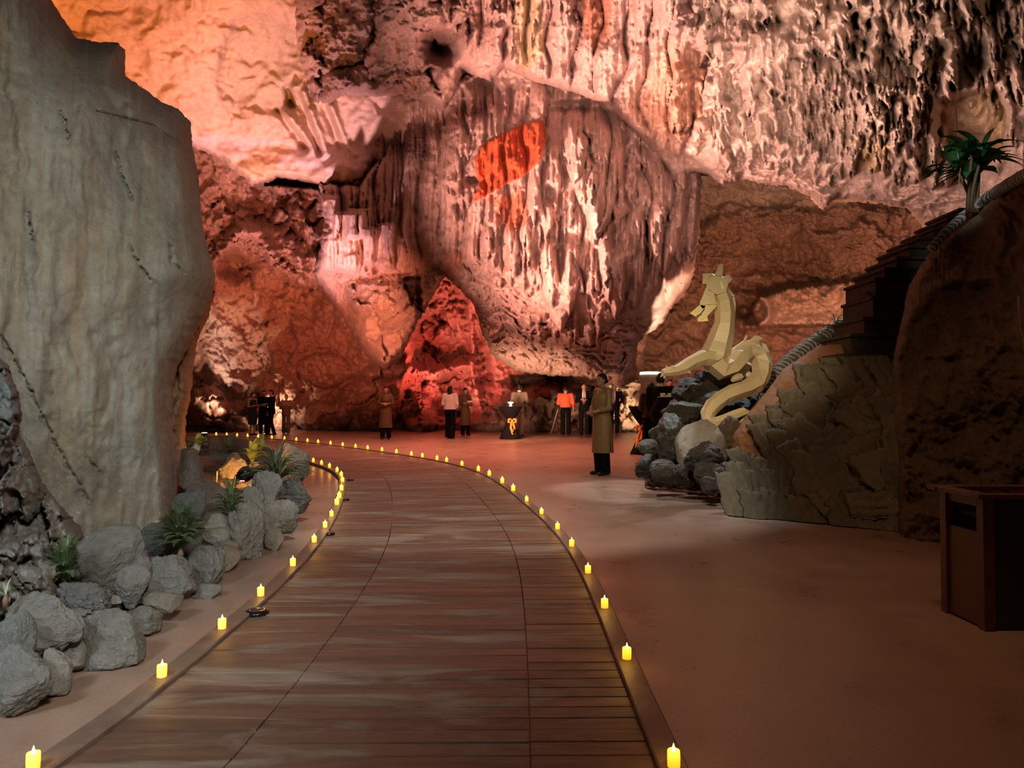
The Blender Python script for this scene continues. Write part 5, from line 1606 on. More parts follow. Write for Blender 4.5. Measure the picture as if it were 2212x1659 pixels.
    def top(name, mat, rings, sleeve=(0.062, 0.050, 0.036), slen=1.0, collar=None, vx=None):
        Q = Blob()
        Q.loft([(LN((0, 0, z_))[0], cy_ + LN((0, 0, z_))[1], LN((0, 0, z_))[2], rx * fat, ry) for z_, cy_, rx, ry in rings], 28)
        for s_ in (-1, 1):
            S, E, W, *_r = arms[s_]
            Q.cap(LN((s_ * 0.07, 0, 1.405)), 0.056, S, sleeve[0]); Q.cap(S, sleeve[0], E, sleeve[1])
            if slen > 0: Q.cap(E, sleeve[1], lerp3(E, W, slen), sleeve[2])
        if collar: Q.cap(LN((0, 0.006, 1.42)), collar[0], LN((0, -0.002, 1.42 + collar[1])), collar[0] * 0.92, 14)
        return remeshed(name, Q.V, Q.F, vx or tv, 2, mat, root)
    if kind == 'suit':
        trousers(M_[1]); shoes(SHOE)
        jk = top('jacket', M_[0], [(0.80, 0.0, .185, .135), (0.90, 0, .182, .135), (1.06, 0, .160, .122), (1.22, 0, .182, .128), (1.34, 0, .195, .125), (1.41, 0.01, .15, .095), (1.45, 0.015, .085, .07)], (0.070, 0.060, 0.046), 0.92)
        # shirt front wedge and tie
        if outfit.get('front', True):
            V = []; Fc = []
            zs = (1.02, 1.12, 1.22, 1.32, 1.40, 1.47)
            ws = (0.016, 0.040, 0.055, 0.062, 0.060, 0.046)
            ys = (-0.134, -0.139, -0.143, -0.142, -0.120, -0.074)
            def front(name, wf, dy, mat):
                V = []; Fc = []
                for z_, w0, y0 in zip(zs, ws, ys):
                    for q_ in range(7):
                        u_ = q_ / 6 * 2 - 1
                        V.append(LN((u_ * wf(z_, w0), y0 - dy + 0.06 * (u_ * w0 / 0.1) ** 2, z_)))
                    for q_ in range(7):
                        u_ = q_ / 6 * 2 - 1
                        V.append(LN((u_ * wf(z_, w0), y0 + 0.02 + 0.06 * (u_ * w0 / 0.1) ** 2, z_)))
                for j in range(len(zs) - 1):
                    for q_ in range(6):
                        a = j * 14 + q_; Fc.append((a, a + 1, a + 15, a + 14)); a += 7; Fc.append((a, a + 14, a + 15, a + 1))
                    for q_ in (0, 6):
                        a = j * 14 + q_; Fc.append((a, a + 7, a + 21, a + 14))
                link_mesh(name, mesh_py(name, V, Fc, True), mat, root)
            front('shirt_front', lambda z_, w0: w0, 0.004, WHITE)
            if outfit.get('tie', True):
                front('tie', lambda z_, w0: 0.022 if z_ < 1.3 else 0.014, 0.012, TIE)
        Q = Blob(); Q.loft([(hc[0] * .2, LN((0, 0, 1.46))[1] + 0.01, LN((0, 0, 1.45))[2], .066, .064), (hc[0] * .2, LN((0, 0, 1.49))[1] + 0.006, LN((0, 0, 1.495))[2], .062, .060)])
        remeshed('shirt_collar', Q.V, Q.F, 0.009, 0, WHITE, root)
    elif kind == 'ao_dai':
        trousers(M_[1], 0.010); shoes(SHOE)
        tn = [(0.34, -0.0, .215, .165), (0.50, 0, .208, .163), (0.70, 0, .198, .155), (0.86, 0, .190, .145), (0.95, 0, .178, .132), (1.06, 0, .140, .108), (1.16, -0.005, .148, .114), (1.27, -0.012, .166, .128), (1.34, 0, .168, .112), (1.41, 0.008, .12, .08), (1.445, 0.012, .065, .056)]
        tu = top('tunic', M_[0], tn, (0.060, 0.058, 0.056), 0.45, (0.055, 0.055), vx=tv)
        # side slits below the hip
        bm = bmesh.new(); bm.from_mesh(tu.data)
        low = [f_ for f_ in bm.faces if f_.calc_center_median().z < 0.95]
        for sg in (-1, 1):
            low = [f_ for f_ in bm.faces if f_.calc_center_median().z < 0.95]
            geo = low + list({e for f_ in low for e in f_.edges}) + list({v_ for f_ in low for v_ in f_.verts})
            bmesh.ops.bisect_plane(bm, geom=geo, plane_co=(0, 0.012, 0.93), plane_no=(0, sg, 0.022))
        bmesh.ops.bisect_plane(bm, geom=list(bm.verts) + list(bm.edges) + list(bm.faces), plane_co=(0, 0, 0.372), plane_no=(0, 0, 1))
        def slit(c_): return c_.z < 0.93 and abs(c_.x) > 0.08 and abs(c_.y - 0.012) < 0.022 * (0.93 - c_.z)
        kill = [f_ for f_ in bm.faces if slit(f_.calc_center_median()) or f_.calc_center_median().z < 0.372]
        bmesh.ops.delete(bm, geom=list(set(kill)), context='FACES'); bm.to_mesh(tu.data); bm.free()
        sol = tu.modifiers.new('hem', 'SOLIDIFY'); sol.thickness = 0.006
    elif kind == 'blouse':
        trousers(M_[1], outfit.get('wide', 0.04)); shoes(outfit.get('shoe', SHOE))
        top('blouse', M_[0], [(outfit.get('hem', 0.90), 0, .195, .15), (1.00, 0, .188, .15), (1.12, 0, .180, .145), (1.27, 0, .190, .14), (1.35, 0, .185, .12), (1.41, 0.005, .14, .09), (1.44, 0.01, .08, .06)], (0.075, 0.078, 0.06), outfit.get('sl', 0.5))
    elif kind == 'dress':
        shoes(SHOE)
        Q = Blob()
        Q.loft([(0, 0, 0.42, .19, .14), (0, -.01, 0.60, .20, .155), (0, 0, 0.90, .20, .15), (0, 0, 1.06, .155, .12), (0, 0, 1.22, .17, .13), (0, 0, 1.34, .165, .12), (0, 0, 1.41, .13, .09)])
        remeshed('dress', Q.V, Q.F, tv, 2, M_[0], root)
    # accessories
    if outfit.get('bag'):
        bx_, by_, bz_ = outfit['bag']
        bm = bmesh.new(); box_bm(bm, bx_, by_, bz_, 0.10, 0.26, 0.22, bev=0.02)
        tag(bm_obj('handbag', bm, BLACK), None)
        hb = bpy.data.objects[-1] if False else None
    return root

def held(name, root, label, cat, build, loc):
    """thing carried by a person: top-level object placed in the world"""
    bpy.context.view_layer.update()
    wl = Matrix.LocRotScale(root.location, root.rotation_euler, root.scale) @ Vector(loc)
    o = build(name)
    o.location = wl; o.rotation_euler = root.rotation_euler; o.scale = root.scale
    return tag(o, label, cat)
def mk_box(sx_, sy_, sz_, mat, bev=0.01):
    def f_(name):
        bm = bmesh.new(); box_bm(bm, 0, 0, 0, sx_, sy_, sz_, bev=bev)
        return bm_obj(name, bm, mat)
    return f_
def mk_bag(name):
    bm = bmesh.new(); box_bm(bm, 0, 0, 0, 0.09, 0.26, 0.20, bev=0.025)
    V, Fq = tube([(0, -.09, .09), (0, -.075, .20), (0, 0, .26), (0, .075, .20), (0, .09, .09)], [.007] * 5, 8)
    root = empty(name, (0, 0, 0))
    bm_obj('bag_body', bm, BLACK, root)
    link_mesh('strap', mesh_py('strap', V, Fq, True), BLACK, root)
    return root

R_ = math.radians
# front hostess, seen from her right side, looking left
front = person(1302, 1026, 1.72, R_(-62), 'nearest standing woman, long olive-gold tunic over black trousers, dark hair in a bun', dict(kind='ao_dai', mats=(OLIVE, BLACK), hair='bun'), 'clasp', True, 0.0062, skin=SKINL, headpitch=-0.02, headyaw=R_(10))
V, Fq = tube([(0.028 * math.cos(a), 0, 0.028 * math.sin(a)) for a in np.linspace(0, 6.283, 17)], [0.006] * 17, 6)
person(833, 949, 1.79, R_(8), 'woman in a long brown tunic, hands folded, standing alone by the dark wall', dict(kind='ao_dai', mats=(BROWNT, BLACK), hair='bun'), 'clasp_high', True, 0.011)
p1 = person(972, 947, 1.82, R_(165), 'woman in a loose white blouse and wide black trousers seen from behind', dict(kind='blouse', mats=(WHITE, BLACK), hair='long', wide=0.045, hem=0.93), 'one_hold', True, 0.011, stride=0.26, fat=1.08)
held('handbag', p1, 'black handbag hanging beside the woman in the white blouse', 'bag', mk_bag, (-0.30, 0.02, 0.80))
p2 = person(1005, 941, 1.79, R_(28), 'woman in a brown tunic turned towards the woman in white, holding a folded cloth', dict(kind='ao_dai', mats=(BROWNT, BLACK), hair='bun'), 'hold', True, 0.011)
held('folded_cloth', p2, 'small pale folded cloth carried by the woman in the brown tunic by the niche', 'cloth', mk_box(0.17, 0.11, 0.05, WHITE, 0.015), (0, -0.36, 1.22))
p3 = person(545, 940, 1.64, R_(62), 'woman in a sleeveless dark dress at the far left, facing the couple in black', dict(kind='dress', mats=(DGREY,), hair='bun'), 'hold', True, 0.012)
held('handbag', p3, 'small black handbag behind the woman in the sleeveless dress', 'bag', mk_bag, (0.20, 0.12, 0.84))
person(569, 938.5, 1.72, R_(30), 'person in a long black coat partly hidden behind the man in the black suit', dict(kind='ao_dai', mats=(BLACK, BLACK), hair='short'), 'hold', True, 0.012)
person(586, 941, 1.72, R_(-55), 'man in a black suit seen from the side, facing left, near the bright rock', dict(kind='suit', mats=(NAVY, NAVY), hair='short', front=False), 'one_hold', False, 0.012, stride=0.3)
person(618, 937, 1.56, R_(10), 'person in dusty rose clothes walking beside the bright rock at left', dict(kind='blouse', mats=(PALEBR, PALEBR), hair='bun', wide=0.03, hem=0.80), 'phone', True, 0.012, stride=0.2)
person(1122, 944, 1.90, R_(168), 'man in a grey linen suit seen from behind, standing behind the bowed table', dict(kind='suit', mats=(LINEN, LINEN), hair='short', front=False), 'phone', False, 0.012)
pc = person(1222, 941, 1.86, R_(176), 'person in a coral orange shirt and black trousers seen from behind, head bent', dict(kind='blouse', mats=(CORAL, BLACK), hair='short', wide=0.018, hem=0.97, sl=0.15), 'one_hold', False, 0.010, headpitch=0.6, lean=-0.10)
V, Fq = tube([G(1190, 938, 0.01), G(1190, 938, 0.01).lerp(Vector((G(1222, 940).x - 0.30, G(1222, 940).y - 0.1, 1.0)), 1.0)], [0.014, 0.014], 8)
tag(link_mesh('broom_pole', mesh_py('broom_pole', V, Fq, True), plain('pale_pole', (0.55, 0.45, 0.38), 0.5)), 'thin pale pole leaning from the floor up to the person in coral', 'pole')
person(1262, 942, 1.95, R_(-8), 'man in black suit and dark tie, hands held together, left of the nearest woman', dict(kind='suit', mats=(NAVY, NAVY), hair='short'), 'hold', False, 0.010)
person(1281, 940, 1.88, R_(160), 'person in black half hidden behind the man in black suit and tie', dict(kind='suit', mats=(NAVY, NAVY), hair='short', front=False), 'down', False, 0.012)
person(1327, 938, 1.97, R_(-14), 'man in black suit and dark tie, arms behind him, right of nearest woman', dict(kind='suit', mats=(NAVY, NAVY), hair='short'), 'back', False, 0.010, stride=0.18)
# bar group behind the dark rocks
person(1426, 968, 1.80, R_(150), 'man in a black suit seen from behind at the table left of the dark rocks', dict(kind='suit', mats=(NAVY, NAVY), hair='short', front=False), 'hold', False, 0.010, loc=Vector((P(1427, 870, 14.5).x, 14.5, 0)))
person(1409, 960, 1.68, R_(170), 'person in dark maroon behind the man in black at the near table', dict(kind='blouse', mats=(MAROON, BLACK), hair='short'), 'hold', True, 0.012, loc=Vector((P(1406, 870, 16.4).x, 16.4, 0)))
person(1446, 960, 1.90, R_(5), 'staff member in plain black polo shirt, left of two behind the white-topped table', dict(kind='blouse', mats=(BLACK, BLACK), hair='short'), 'hold', False, 0.010, loc=Vector((P(1446, 870, 21.4).x, 21.4, 0)))
person(1471, 960, 1.87, R_(5), 'staff member in black polo shirt, right of the two beside the dark rocks', dict(kind='blouse', mats=(BLACK, BLACK), hair='short'), 'hold', False, 0.010, loc=Vector((P(1472, 870, 22.6).x, 22.6, 0)))
person(1511, 960, 1.88, R_(100), 'dark-haired person looking left above the crest of the dark rocks', dict(kind='blouse', mats=(BLACK, BLACK), hair='short'), 'hold', False, 0.012, loc=Vector((P(1510, 870, 15.0).x, 15.0, 0)))

# =================================================================== TABLES AND BAR
def cocktail_table(p_, label, h=1.10, rt=0.39, bow=True, topmat=None, rz=0.0):
    root = empty('cocktail_table', p_, label, 'table', None, rz)
    prof = [(0.0, 0.0), (0.38, 0.0), (0.385, 0.01), (0.30, 0.18), (0.21, 0.40), (0.145, 0.56), (0.125, 0.62), (0.13, 0.66), (0.20, 0.76), (0.30, 0.90), (0.365, 1.02), (rt, h - 0.01), (rt, h), (rt - .02, h + 0.006), (0, h + 0.006)]
    n = 40
    V = []; Fq = []
    for j, (r_, z_) in enumerate(prof):
        for i in range(n):
            a = 6.28318 * i / n
            fold = 1 + (0.035 * math.sin(a * 9 + 1) * (1 if 0.1 < z_ < h - .1 else 0.2))
            V.append((r_ * fold * math.cos(a), r_ * fold * math.sin(a), z_))
    for j in range(len(prof) - 1):
        for i in range(n): Fq.append((j * n + i, j * n + (i + 1) % n, (j + 1) * n + (i + 1) % n, (j + 1) * n + i))
    link_mesh('table_cover', mesh_np('table_cover', V, Fq, True), BLACK, root)
    if topmat:
        link_mesh('table_top', lathe([(0, h + .007), (rt - .01, h + .007), (rt - .01, h + .018), (0, h + .018)], 40, 'table_top'), topmat, root)
    if bow:
        bw = empty('bow', (0, 0, 0)); bw.parent = root
        tg = plain('orange_ribbon', (0.72, 0.26, 0.03), 0.5, 0, 0.1, 20)
        # as one mesh: knot, two loops and two tails, hanging at the waist towards the camera
        V = []; Fc = []
        def addt(pts, w0, flatn=(0, -1, 0)):
            k = len(V); pts = [Vector(q_) for q_ in pts]
            for i, q_ in enumerate(pts):
                t_ = (pts[min(i + 1, len(pts) - 1)] - pts[max(i - 1, 0)]).normalized()
                s_ = t_.cross(Vector(flatn)).normalized()
                w_ = w0[i]
                for sg, dy in ((-1, 0), (1, 0), (1, .012), (-1, .012)):
                    V.append(q_ + s_ * w_ * sg + Vector((0, dy + .01 * sg * math.sin(i * 2), 0)))
            for i in range(len(pts) - 1):
                for a in range(4):
                    Fc.append((k + i * 4 + a, k + i * 4 + (a + 1) % 4, k + i * 4 + 4 + (a + 1) % 4, k + i * 4 + 4 + a))
        y_ = -0.15
        for s_ in (-1, 1):
            addt([(0, y_, .62), (s_ * .06, y_ - .02, .68), (s_ * .13, y_ - .03, .67), (s_ * .135, y_ - .02, .58), (s_ * .06, y_ - .01, .56), (0, y_, .61)], [.015, .03, .04, .04, .03, .015])
            addt([(0, y_, .61), (s_ * .04, y_ - .03, .50), (s_ * .07, y_ - .07, .38), (s_ * .03, y_ - .11, .26), (s_ * .05, y_ - .15, .16)], [.02, .035, .04, .045, .03])
        addt([(0, y_ - .02, .66), (0, y_ - .035, .62), (0, y_ - .02, .57)], [.03, .035, .03])
        bpy.data.objects.remove(bw)
        link_mesh('bow', mesh_py('bow', V, Fc, True), tg, root)
    return root
t1 = cocktail_table(G(1103, 948), 'tall round table in a black cinched cover with a gold bow and glowing candle', 1.10, 0.40, rz=R_(20))
t2 = cocktail_table(Vector((P(1396, 980, 17.7).x, 17.7, 0)), 'tall round table in a black cinched cover with an orange bow, beside the dark rocks', 1.13, 0.42, rz=R_(-60))
t3 = cocktail_table(Vector((P(1447, 960, 13.2).x, 13.2, 0)), 'tall table with a white top laid with glasses, half hidden by the dark rocks', 1.31, 0.22, bow=False, topmat=WHITE)
# candle bowl on the first table
bowl = empty('candle_bowl', (t1.location.x, t1.location.y, 1.107), 'small glowing glass candle bowl on the bowed table', 'candle holder')
gm = plain('frosted_glass', (0.9, 0.75, 0.6), 0.3, 0, 0.02, 5, emit=(1.0, 0.62, 0.32), estr=2.2)
link_mesh('glass', lathe([(0, 0), (.05, 0), (.055, .01), (.035, .05), (.04, .075), (.11, .15), (.105, .15), (.03, .08), (0, .075)], 24, 'glass'), gm, bowl)
link_mesh('flame', lathe([(0, .08), (.02, .1), (.024, .13), (0, .18)], 12, 'flame'), FG, bowl)
for i, (dx, dy, hh) in enumerate(((-.14, -.05, .06), (-.05, .05, .05), (.06, -.06, .07), (.13, .04, .05), (.02, .12, .06))):
    g_ = link_mesh('drinking_glass', lathe([(0, 0), (.03, 0), (.032, .005), (.036, hh), (.033, hh), (.029, .01), (0, .01)], 16, 'drinking_glass'), METAL if i % 2 else WHITE, None, (t3.location.x + dx, t3.location.y + dy * .8, 1.3285))
    tag(g_, 'small glass standing on the white-topped table behind the dark rocks', 'glass', 'glasses on the white-topped table')
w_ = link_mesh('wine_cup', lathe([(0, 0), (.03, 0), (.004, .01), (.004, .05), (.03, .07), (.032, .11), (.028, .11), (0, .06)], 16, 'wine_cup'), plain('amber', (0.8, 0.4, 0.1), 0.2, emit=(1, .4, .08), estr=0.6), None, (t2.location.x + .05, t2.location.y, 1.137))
tag(w_, 'small amber-lit cup on the orange-bowed table', 'cup')

# round drum-shaped bar with a lit rim
bc = P(1404, 813, 24.5)
dr = empty('round_bar_canopy', (bc.x, 24.5, 0), 'grey drum-shaped bar with a glowing white rim behind the man in black', 'bar')
rr_ = 21 / F * 24.5
zt, zb = P(1416, 804, 24.5).z, P(1416, 838, 24.5).z
DRM = plain('grey_drum', (0.42, 0.40, 0.34), 0.6, 0, 0.05, 4)
link_mesh('drum', lathe([(0, zb), (rr_ * .9, zb), (rr_ * .93, zb + .02), (rr_, zt - .08), (rr_ * .98, zt - .08), (rr_ * .9, zt - .3), (0, zt - .3)], 40, 'drum'), DRM, dr)
tr = lathe([(rr_ * .90, zt - .08), (rr_ * 1.04, zt - .08), (rr_ * 1.04, zt), (rr_ * .9, zt + .01), (rr_ * .9, zt - .08)], 40, 'lit_rim')
link_mesh('lit_rim', tr, plain('lit_rim', (1, .95, .9), 0.4, emit=(1.0, 0.86, 0.76), estr=1.6), dr)
link_mesh('pedestal', lathe([(0, 0), (rr_ * .75, 0), (rr_ * .72, .1), (rr_ * .6, zb), (0, zb)], 32, 'pedestal'), plain('bar_base', (0.75, 0.55, 0.30), 0.5), dr)
# =================================================================== PLANTS AND FLOODLIGHTS
def leafm(name, col, var=0.25):
    m, nt, b = mat_new(name)
    n = noise_tex(nt, 14, 3, 0.6, objvec(nt))
    nt.links.new(mixc(nt, 1.0, col, ramp(nt, n, [(0.3, (1 - var,) * 3), (0.7, (1 + var,) * 3)]), 'MULTIPLY'), b.inputs['Base Color'])
    b.inputs['Roughness'].default_value = 0.45
    return m
FERN = leafm('fern_green', (0.085, 0.125, 0.05))
GRASS = leafm('grey_green_blade', (0.12, 0.145, 0.085))
FERNL = leafm('pale_fern', (0.22, 0.30, 0.20))
LILY = leafm('strap_leaf_green', (0.30, 0.34, 0.10))
PALM = leafm('dark_glossy_leaf', (0.035, 0.13, 0.045))
STEM = plain('stem_brown', (0.16, 0.10, 0.06), 0.7)
def fern(x, ybase, w_, h_, d, label, n=26, mat=FERN, seed=1, strap=False, lean=0.0, wid=1.0, group=None, name='fern'):
    """clump of arching fronds; w_ and h_ are its size in photo pixels"""
    rg = random.Random(seed)
    base = P(x, ybase, d); k = d / F
    Wm, Hm = w_ * k, h_ * k
    root = empty(name, base, label, 'plant', group)
    V = []; Fc = []
    for i in range(n):
        az = rg.uniform(0, 6.283); el = rg.uniform(0.05, 0.95)
        L = rg.uniform(0.75, 1.1)
        dx, dy = math.cos(az), math.sin(az)
        rad = Wm / 2 * (0.22 + 1.05 * (1 - el)) * L
        ht = Hm * (0.45 + 0.6 * el) * L
        pts = []
        ns = 20
        for j in range(ns + 1):
            t_ = j / ns
            pts.append(Vector((dx * rad * (t_ ** 1.25) + lean * Wm * t_ * t_, dy * rad * t_ ** 1.25, ht * (1.75 * t_ - 0.80 * t_ * t_ * (1.0 + 0.6 * (1 - el))))))
        for j in range(ns):
            a, b_ = pts[j], pts[j + 1]; t_ = j / ns
            tdir = (b_ - a).normalized(); s_ = tdir.cross(Vector((0, 0, 1)))
            s_ = s_.normalized() if s_.length > 1e-3 else Vector((1, 0, 0))
            if strap:
                w0 = wid * 0.018 * math.sin(math.pi * min(1, t_ * 0.9 + 0.12)) + .002; w1 = wid * 0.018 * math.sin(math.pi * min(1, (t_ + 1 / ns) * 0.9 + 0.1)) + .001
                q_ = len(V); up = s_.cross(tdir) * 0.004
                V.extend([a - s_ * w0 + up, a - up * .5, a + s_ * w0 + up, b_ - s_ * w1 + up, b_ - up * .5, b_ + s_ * w1 + up])
                Fc.extend([(q_, q_ + 1, q_ + 4, q_ + 3), (q_ + 1, q_ + 2, q_ + 5, q_ + 4)])
            else:
                q_ = len(V); r_ = 0.0022 * wid
                V.extend([a - s_ * r_, a + s_ * r_, b_ + s_ * r_, b_ - s_ * r_]); Fc.append((q_, q_ + 1, q_ + 2, q_ + 3))
                if j > 1:
                    ll = Hm * 0.085 * math.sin(math.pi * (0.12 + 0.85 * t_)) * wid
                    for sub in (0.0, 0.5):
                        o_ = a.lerp(b_, sub)
                        for sg in (-1, 1):
                            tip = o_ + s_ * sg * ll + tdir * ll * 0.45 - Vector((0, 0, ll * 0.25))
                            m1 = o_ + tdir * (0.16 * ll)
                            q_ = len(V)
                            md = o_.lerp(tip, 0.5)
                            V.extend([o_, md - tdir * ll * .07 + Vector((0, 0, ll * .05)), tip, md + tdir * ll * .08]); Fc.append((q_, q_ + 1, q_ + 2, q_ + 3))
    link_mesh('foliage', mesh_py('foliage', V, Fc, True), mat, root)
    V, Fq = tube([(0, 0, -0.04), (0, 0, -0.01), (0, 0, Hm * .06)], [0.02 * Wm + .006, 0.025 * Wm + .006, 0.01 * Wm + .003], 8)
    link_mesh('crown', mesh_py('crown', V, Fq, True), STEM, root)
    return root
fern(390, 1192, 190, 122, 4.75, 'dark green fern arching over the boulders at the foot of the smooth grey rock', 150, FERN, 3)
fern(140, 1262, 150, 118, 3.95, 'green fern growing in the dark craggy rock at the left', 70, FERN, 5)
fern(498, 1124, 86, 96, 5.7, 'narrow dark green grass clump in front of the black floodlight', 80, FERN, 7, True, wid=0.45, name='grass_clump')
fern(598, 1046, 150, 100, 7.7, 'dense spiky grey-green grass clump on the rockery at the bend', 110, GRASS, 9, True, wid=0.55, name='grass_clump')
fern(498, 984, 70, 56, 10.0, 'shadowed fern behind the orange-lit rock', 36, FERN, 11)
fern(428, 968, 56, 40, 9.9, 'white-lit lily clump with strap leaves at the far end of the rockery', 26, LILY, 13, True, wid=1.5, name='lily_clump')
fern(545, 1000, 66, 62, 8.9, 'yellow-lit strap-leaved plant above the black floodlight', 22, LILY, 15, True, lean=0.1, wid=1.8, name='lily_clump')
fern(12, 1290, 120, 46, 3.1, 'single pale fern frond hanging over the leftmost boulder', 7, FERNL, 17)
fern(110, 1250, 80, 70, 4.0, 'broad-leaved seedling beside the fern in the craggy rock', 14, FERN, 19, True, wid=1.6, name='seedling')
# curled dry leaf lit yellow
fern(562, 972, 34, 50, 9.4, 'curled yellow-brown leaf standing above the yellow-lit plant', 8, LILY, 21, True, wid=2.6, name='dry_leaf')
# small airy plants along the ribbed rail
for i, (x, y, w_, h_, lab) in enumerate(((1722, 790, 50, 30, 'lowest small tufted plant on the ribbed grey rail'), (1770, 738, 60, 34, 'middle tufted plant on the ribbed grey rail'), (1806, 706, 50, 34, 'third tufted plant up the ribbed grey rail'),
                                    (1838, 684, 34, 40, 'highest little sprig at the top of the ribbed grey rail'))):
    fern(x, y + 6, w_, h_, 10.85, lab, 20, FERNL, 30 + i, True, wid=0.7, group='tufts on the ribbed rail', name='tufted_plant')
fern(1880, 640, 40, 14, 9.6, 'small green sprig beside the stair against the pink-lit ledge', 10, FERN, 40, True, wid=.6, name='tufted_plant')

# ---- palm-like plant on top of the dark wall
def dracaena():
    d = 8.4
    base = P(2098, 452, d)
    root = empty('dracaena', base, 'palm-like plant with glossy dark green strap leaves growing on top of the dark wall', 'plant')
    k = d / F
    rg = random.Random(8)
    heads = [(-8, 118), (14, 100), (26, 130), (4, 80), (-22, 96), (36, 88)]
    for i, (hx_, hz_) in enumerate(heads):
        pts = [(0 + (i - 2) * 4 * k, 0, -8 * k), ((hx_ * .35 + (i - 2) * 3) * k, 0.02 * (i - 2), hz_ * .45 * k), (hx_ * k, 0.05 * (i - 2), hz_ * k)]
        V, Fq = tube(smooth_line([Vector(q_) for q_ in pts], 4), [0.024 - 0.0007 * j for j in range(9)], 8)
        link_mesh('stem', mesh_py('stem', V, Fq, True), plain('dracaena_stem', (0.11, 0.07, 0.035), 0.6) if i == 0 else bpy.data.materials['dracaena_stem'], root)
        V = []; Fc = []
        for q in range(13):
            az = rg.uniform(0, 6.283); el = rg.uniform(-0.1, 1.15)
            L = rg.uniform(58, 96) * k
            dx, dy = math.cos(az), math.sin(az)
            prev = None; ns = 9
            p0 = Vector((hx_ * k, 0.05 * (i - 2), hz_ * k))
            pts = []
            for j in range(ns + 1):
                t_ = j / ns
                pts.append(p0 + Vector((dx * L * t_ * math.cos(el), dy * L * t_ * math.cos(el), L * (t_ * math.sin(el) + 0.25 * t_ - 0.55 * t_ * t_))))
            for j in range(ns):
                a, b_ = pts[j], pts[j + 1]; tdir = (b_ - a).normalized(); s_ = tdir.cross(Vector((0, 0, 1)))
                s_ = s_.normalized() if s_.length > 1e-3 else Vector((1, 0, 0))
                wf = lambda t_: 0.05 * (0.35 + 0.65 * math.sin(math.pi * min(1, 0.15 + 0.85 * t_))) * (1 - t_ ** 6)
                w0, w1 = wf(j / ns), wf((j + 1) / ns)
                up = Vector((0, 0, 0.007)); q_ = len(V)
                V.extend([a - s_ * w0 + up, a, a + s_ * w0 + up, b_ - s_ * w1 + up, b_, b_ + s_ * w1 + up])
                Fc.extend([(q_, q_ + 1, q_ + 4, q_ + 3), (q_ + 1, q_ + 2, q_ + 5, q_ + 4)])
        link_mesh('leaf_rosette', mesh_py('leaf_rosette', V, Fc, True), PALM, root)
    V, Fq = tube([Vector((x * k, 0, z * k)) for x, z in ((-24, 20), (-26, 60), (-22, 90), (-28, 120), (-26, 160), (-30, 220))], [0.004] * 6, 6)
    link_mesh('hanging_root', mesh_py('hanging_root', V, Fq, True), plain('pale_root', (0.5, 0.33, 0.2), 0.7), root)
dracaena()

# ---- black round floodlight among the rocks, shining on them
fb = P(528, 1050, 7.7)
flo = empty('floodlight', (fb.x, 7.7, fb.z), 'round black floodlight on short legs among the rockery stones', 'floodlight')
body = lathe([(0, -0.05), (.06, -.05), (.07, -.03), (.078, 0.0), (.08, .05), (.075, .06), (.0, .055)], 28, 'lamp_housing')
o = link_mesh('lamp_housing', body, lampm, flo, (0, 0, 0.115)); o.rotation_euler = (R_(-70), 0, R_(-15))
o = link_mesh('lamp_lens', lathe([(0, .061), (.07, .061), (.07, .063), (0, .064)], 24, 'lamp_lens'), plain('amber_lens', (1, .6, .2), 0.2, emit=(1, .45, .1), estr=6), flo, (0, 0, 0.115)); o.rotation_euler = (R_(-70), 0, R_(-15))
for s_ in (-1, 1):
    V, Fq = tube([(s_ * .083, 0, .12), (s_ * .085, .01, .05), (s_ * .09, -.03, 0.0)], [.008] * 3, 6)
    link_mesh('bracket', mesh_py('bracket', V, Fq, True), lampm, flo)
bm = bmesh.new(); box_bm(bm, 0.0, -0.066, 0.06, .045, .006, .012)
bm_obj('indicator', bm, plain('red_led', (1, .3, .25), .3, emit=(1, .35, .3), estr=1.6), flo)
spot('floodlight_beam', (fb.x, 7.80, fb.z + .16), P(512, 1000, 8.9), 42, (1.0, 0.42, 0.07), 115, 0.8, 0.05)
spot('floodlight_beam_up', (fb.x + .1, 7.90, fb.z + .2), P(548, 985, 8.9), 14, (1.0, 0.50, 0.06), 80, 0.8, 0.05)
# white uplight disc by the lilies
ub = G(437, 940)
up_ = empty('uplight', P(441, 936, 12.5), 'small glowing white disc light behind the lily clump', 'floodlight')
link_mesh('lamp_housing', lathe([(0, -.03), (.05, -.03), (.052, 0), (.05, .004), (0, .004)], 24, 'lamp_housing'), lampm, up_)
link_mesh('lamp_lens', lathe([(0, .005), (.047, .005), (.044, .012), (0, .014)], 24, 'lamp_lens'), plain('white_lens', (1, 1, 1), 0.2, emit=(1, .93, .8), estr=5), up_)
V, Fq = tube([Vector((0, 0, -.03)), Vector((0, 0, -P(441, 936, 12.5).z + 0.0))], [.012, .012], 8)
link_mesh('stake', mesh_py('stake', V, Fq, True), lampm, up_)
spot('lily_light', P(415, 925, 9.0) + Vector((0, 0, .5)), P(428, 955, 9.9), 14, (1.0, 0.95, 0.82), 60, 0.8, 0.05)
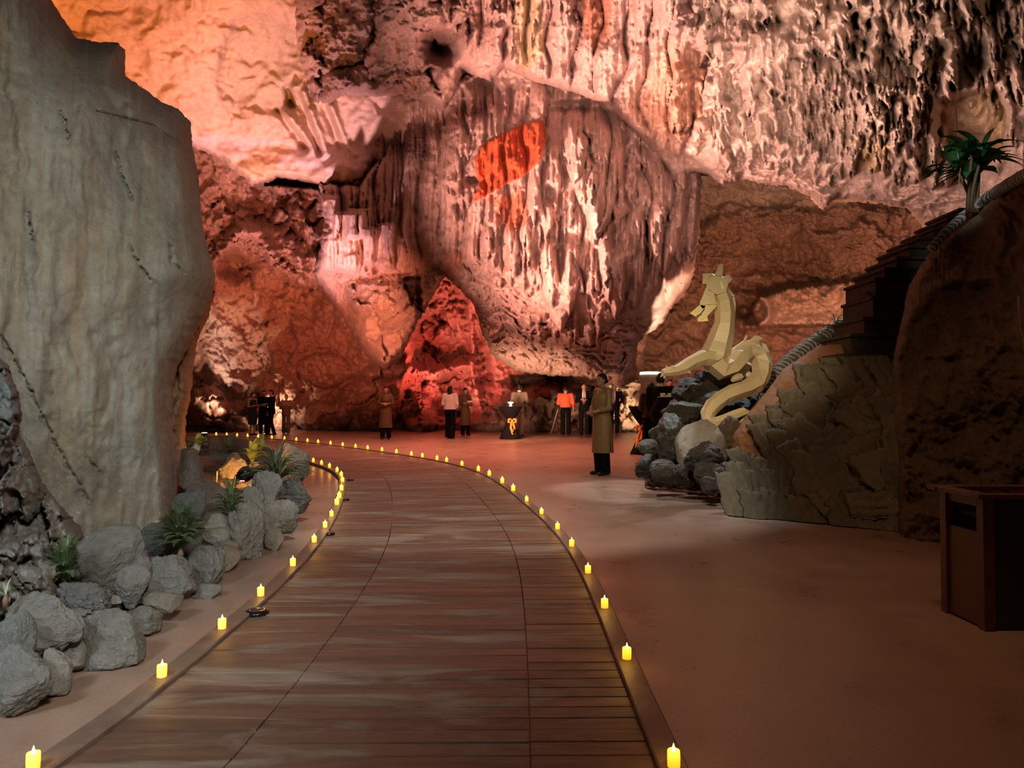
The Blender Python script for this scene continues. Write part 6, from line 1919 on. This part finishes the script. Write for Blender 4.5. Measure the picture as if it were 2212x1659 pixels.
# small marker stake by the floodlight
V, Fq = tube([P(468, 1042, 8.0), P(469, 1018, 8.0)], [.009, .007], 8)
tag(link_mesh('garden_stake', mesh_py('garden_stake', V, Fq, True), plain('stake_wood', (.6, .42, .25), .6)), 'short pale stake standing in the dark ground left of the black floodlight', 'stake')

# rockery bank filling the ground between the left stones
r = Relief(-60, 700, 930, 1500, 3.0, [(-60, 1500, 3.6), (0, 1400, 3.7), (100, 1350, 4.0), (250, 1330, 4.3), (300, 1400, 4.3), (350, 1290, 4.7), (430, 1240, 5.2), (480, 1180, 5.9), (540, 1130, 6.5), (600, 1120, 7.2), (640, 1060, 8.2), (600, 990, 9.2), (500, 960, 10.6), (420, 960, 10.8),
    (420, 1050, 8.0), (300, 1180, 5.3), (160, 1200, 4.7)], (0.13, 0.115, 0.095))
r.noise(40, 36, 0.18, 4, 151, True, 1.0, 20)
r.noise(14, 14, 0.05, 4, 152, True)
r.tint((0.24, 0.20, 0.165), r.region([(380, 1040), (500, 1050), (500, 1120), (380, 1140)], 20, 10))
r.cut([(-80, 1180), (160, 1180), (300, 1150), (386, 1090), (386, 1060), (400, 950), (500, 940), (600, 975), (650, 980), (655, 1040), (640, 1120), (590, 1175), (510, 1215), (470, 1265), (380, 1310), (300, 1400), (170, 1410), (100, 1480), (-80, 1520)], 0.3, 20, 5, 12, 153)
tag(r.build('rockery_bank', ROCKN, -0.02), 'dark earth and rubble bank between the grey rockery stones', 'rock')
r = Relief(1370, 1720, 790, 1080, 3.0, [(1370, 1080, 10.6), (1560, 1080, 9.6), (1700, 1060, 9.8), (1400, 960, 10.7), (1480, 860, 11.3), (1560, 820, 11.4), (1700, 800, 11.6), (1600, 950, 10.6)], (0.07, 0.058, 0.045))
r.noise(40, 30, 0.25, 4, 161, True, 1.0, 20)
r.noise(12, 12, 0.06, 4, 162, True)
r.cut([(1392, 1050), (1392, 980), (1420, 930), (1440, 880), (1462, 850), (1480, 815), (1540, 808), (1600, 815), (1680, 800), (1700, 1090), (1500, 1060)], 0.3, 20, 5, 12, 163)
tag(r.build('rock_pile_core', ROCKD, -0.02), 'dark rough rock core of the pile that carries the pale sculpture', 'rock')
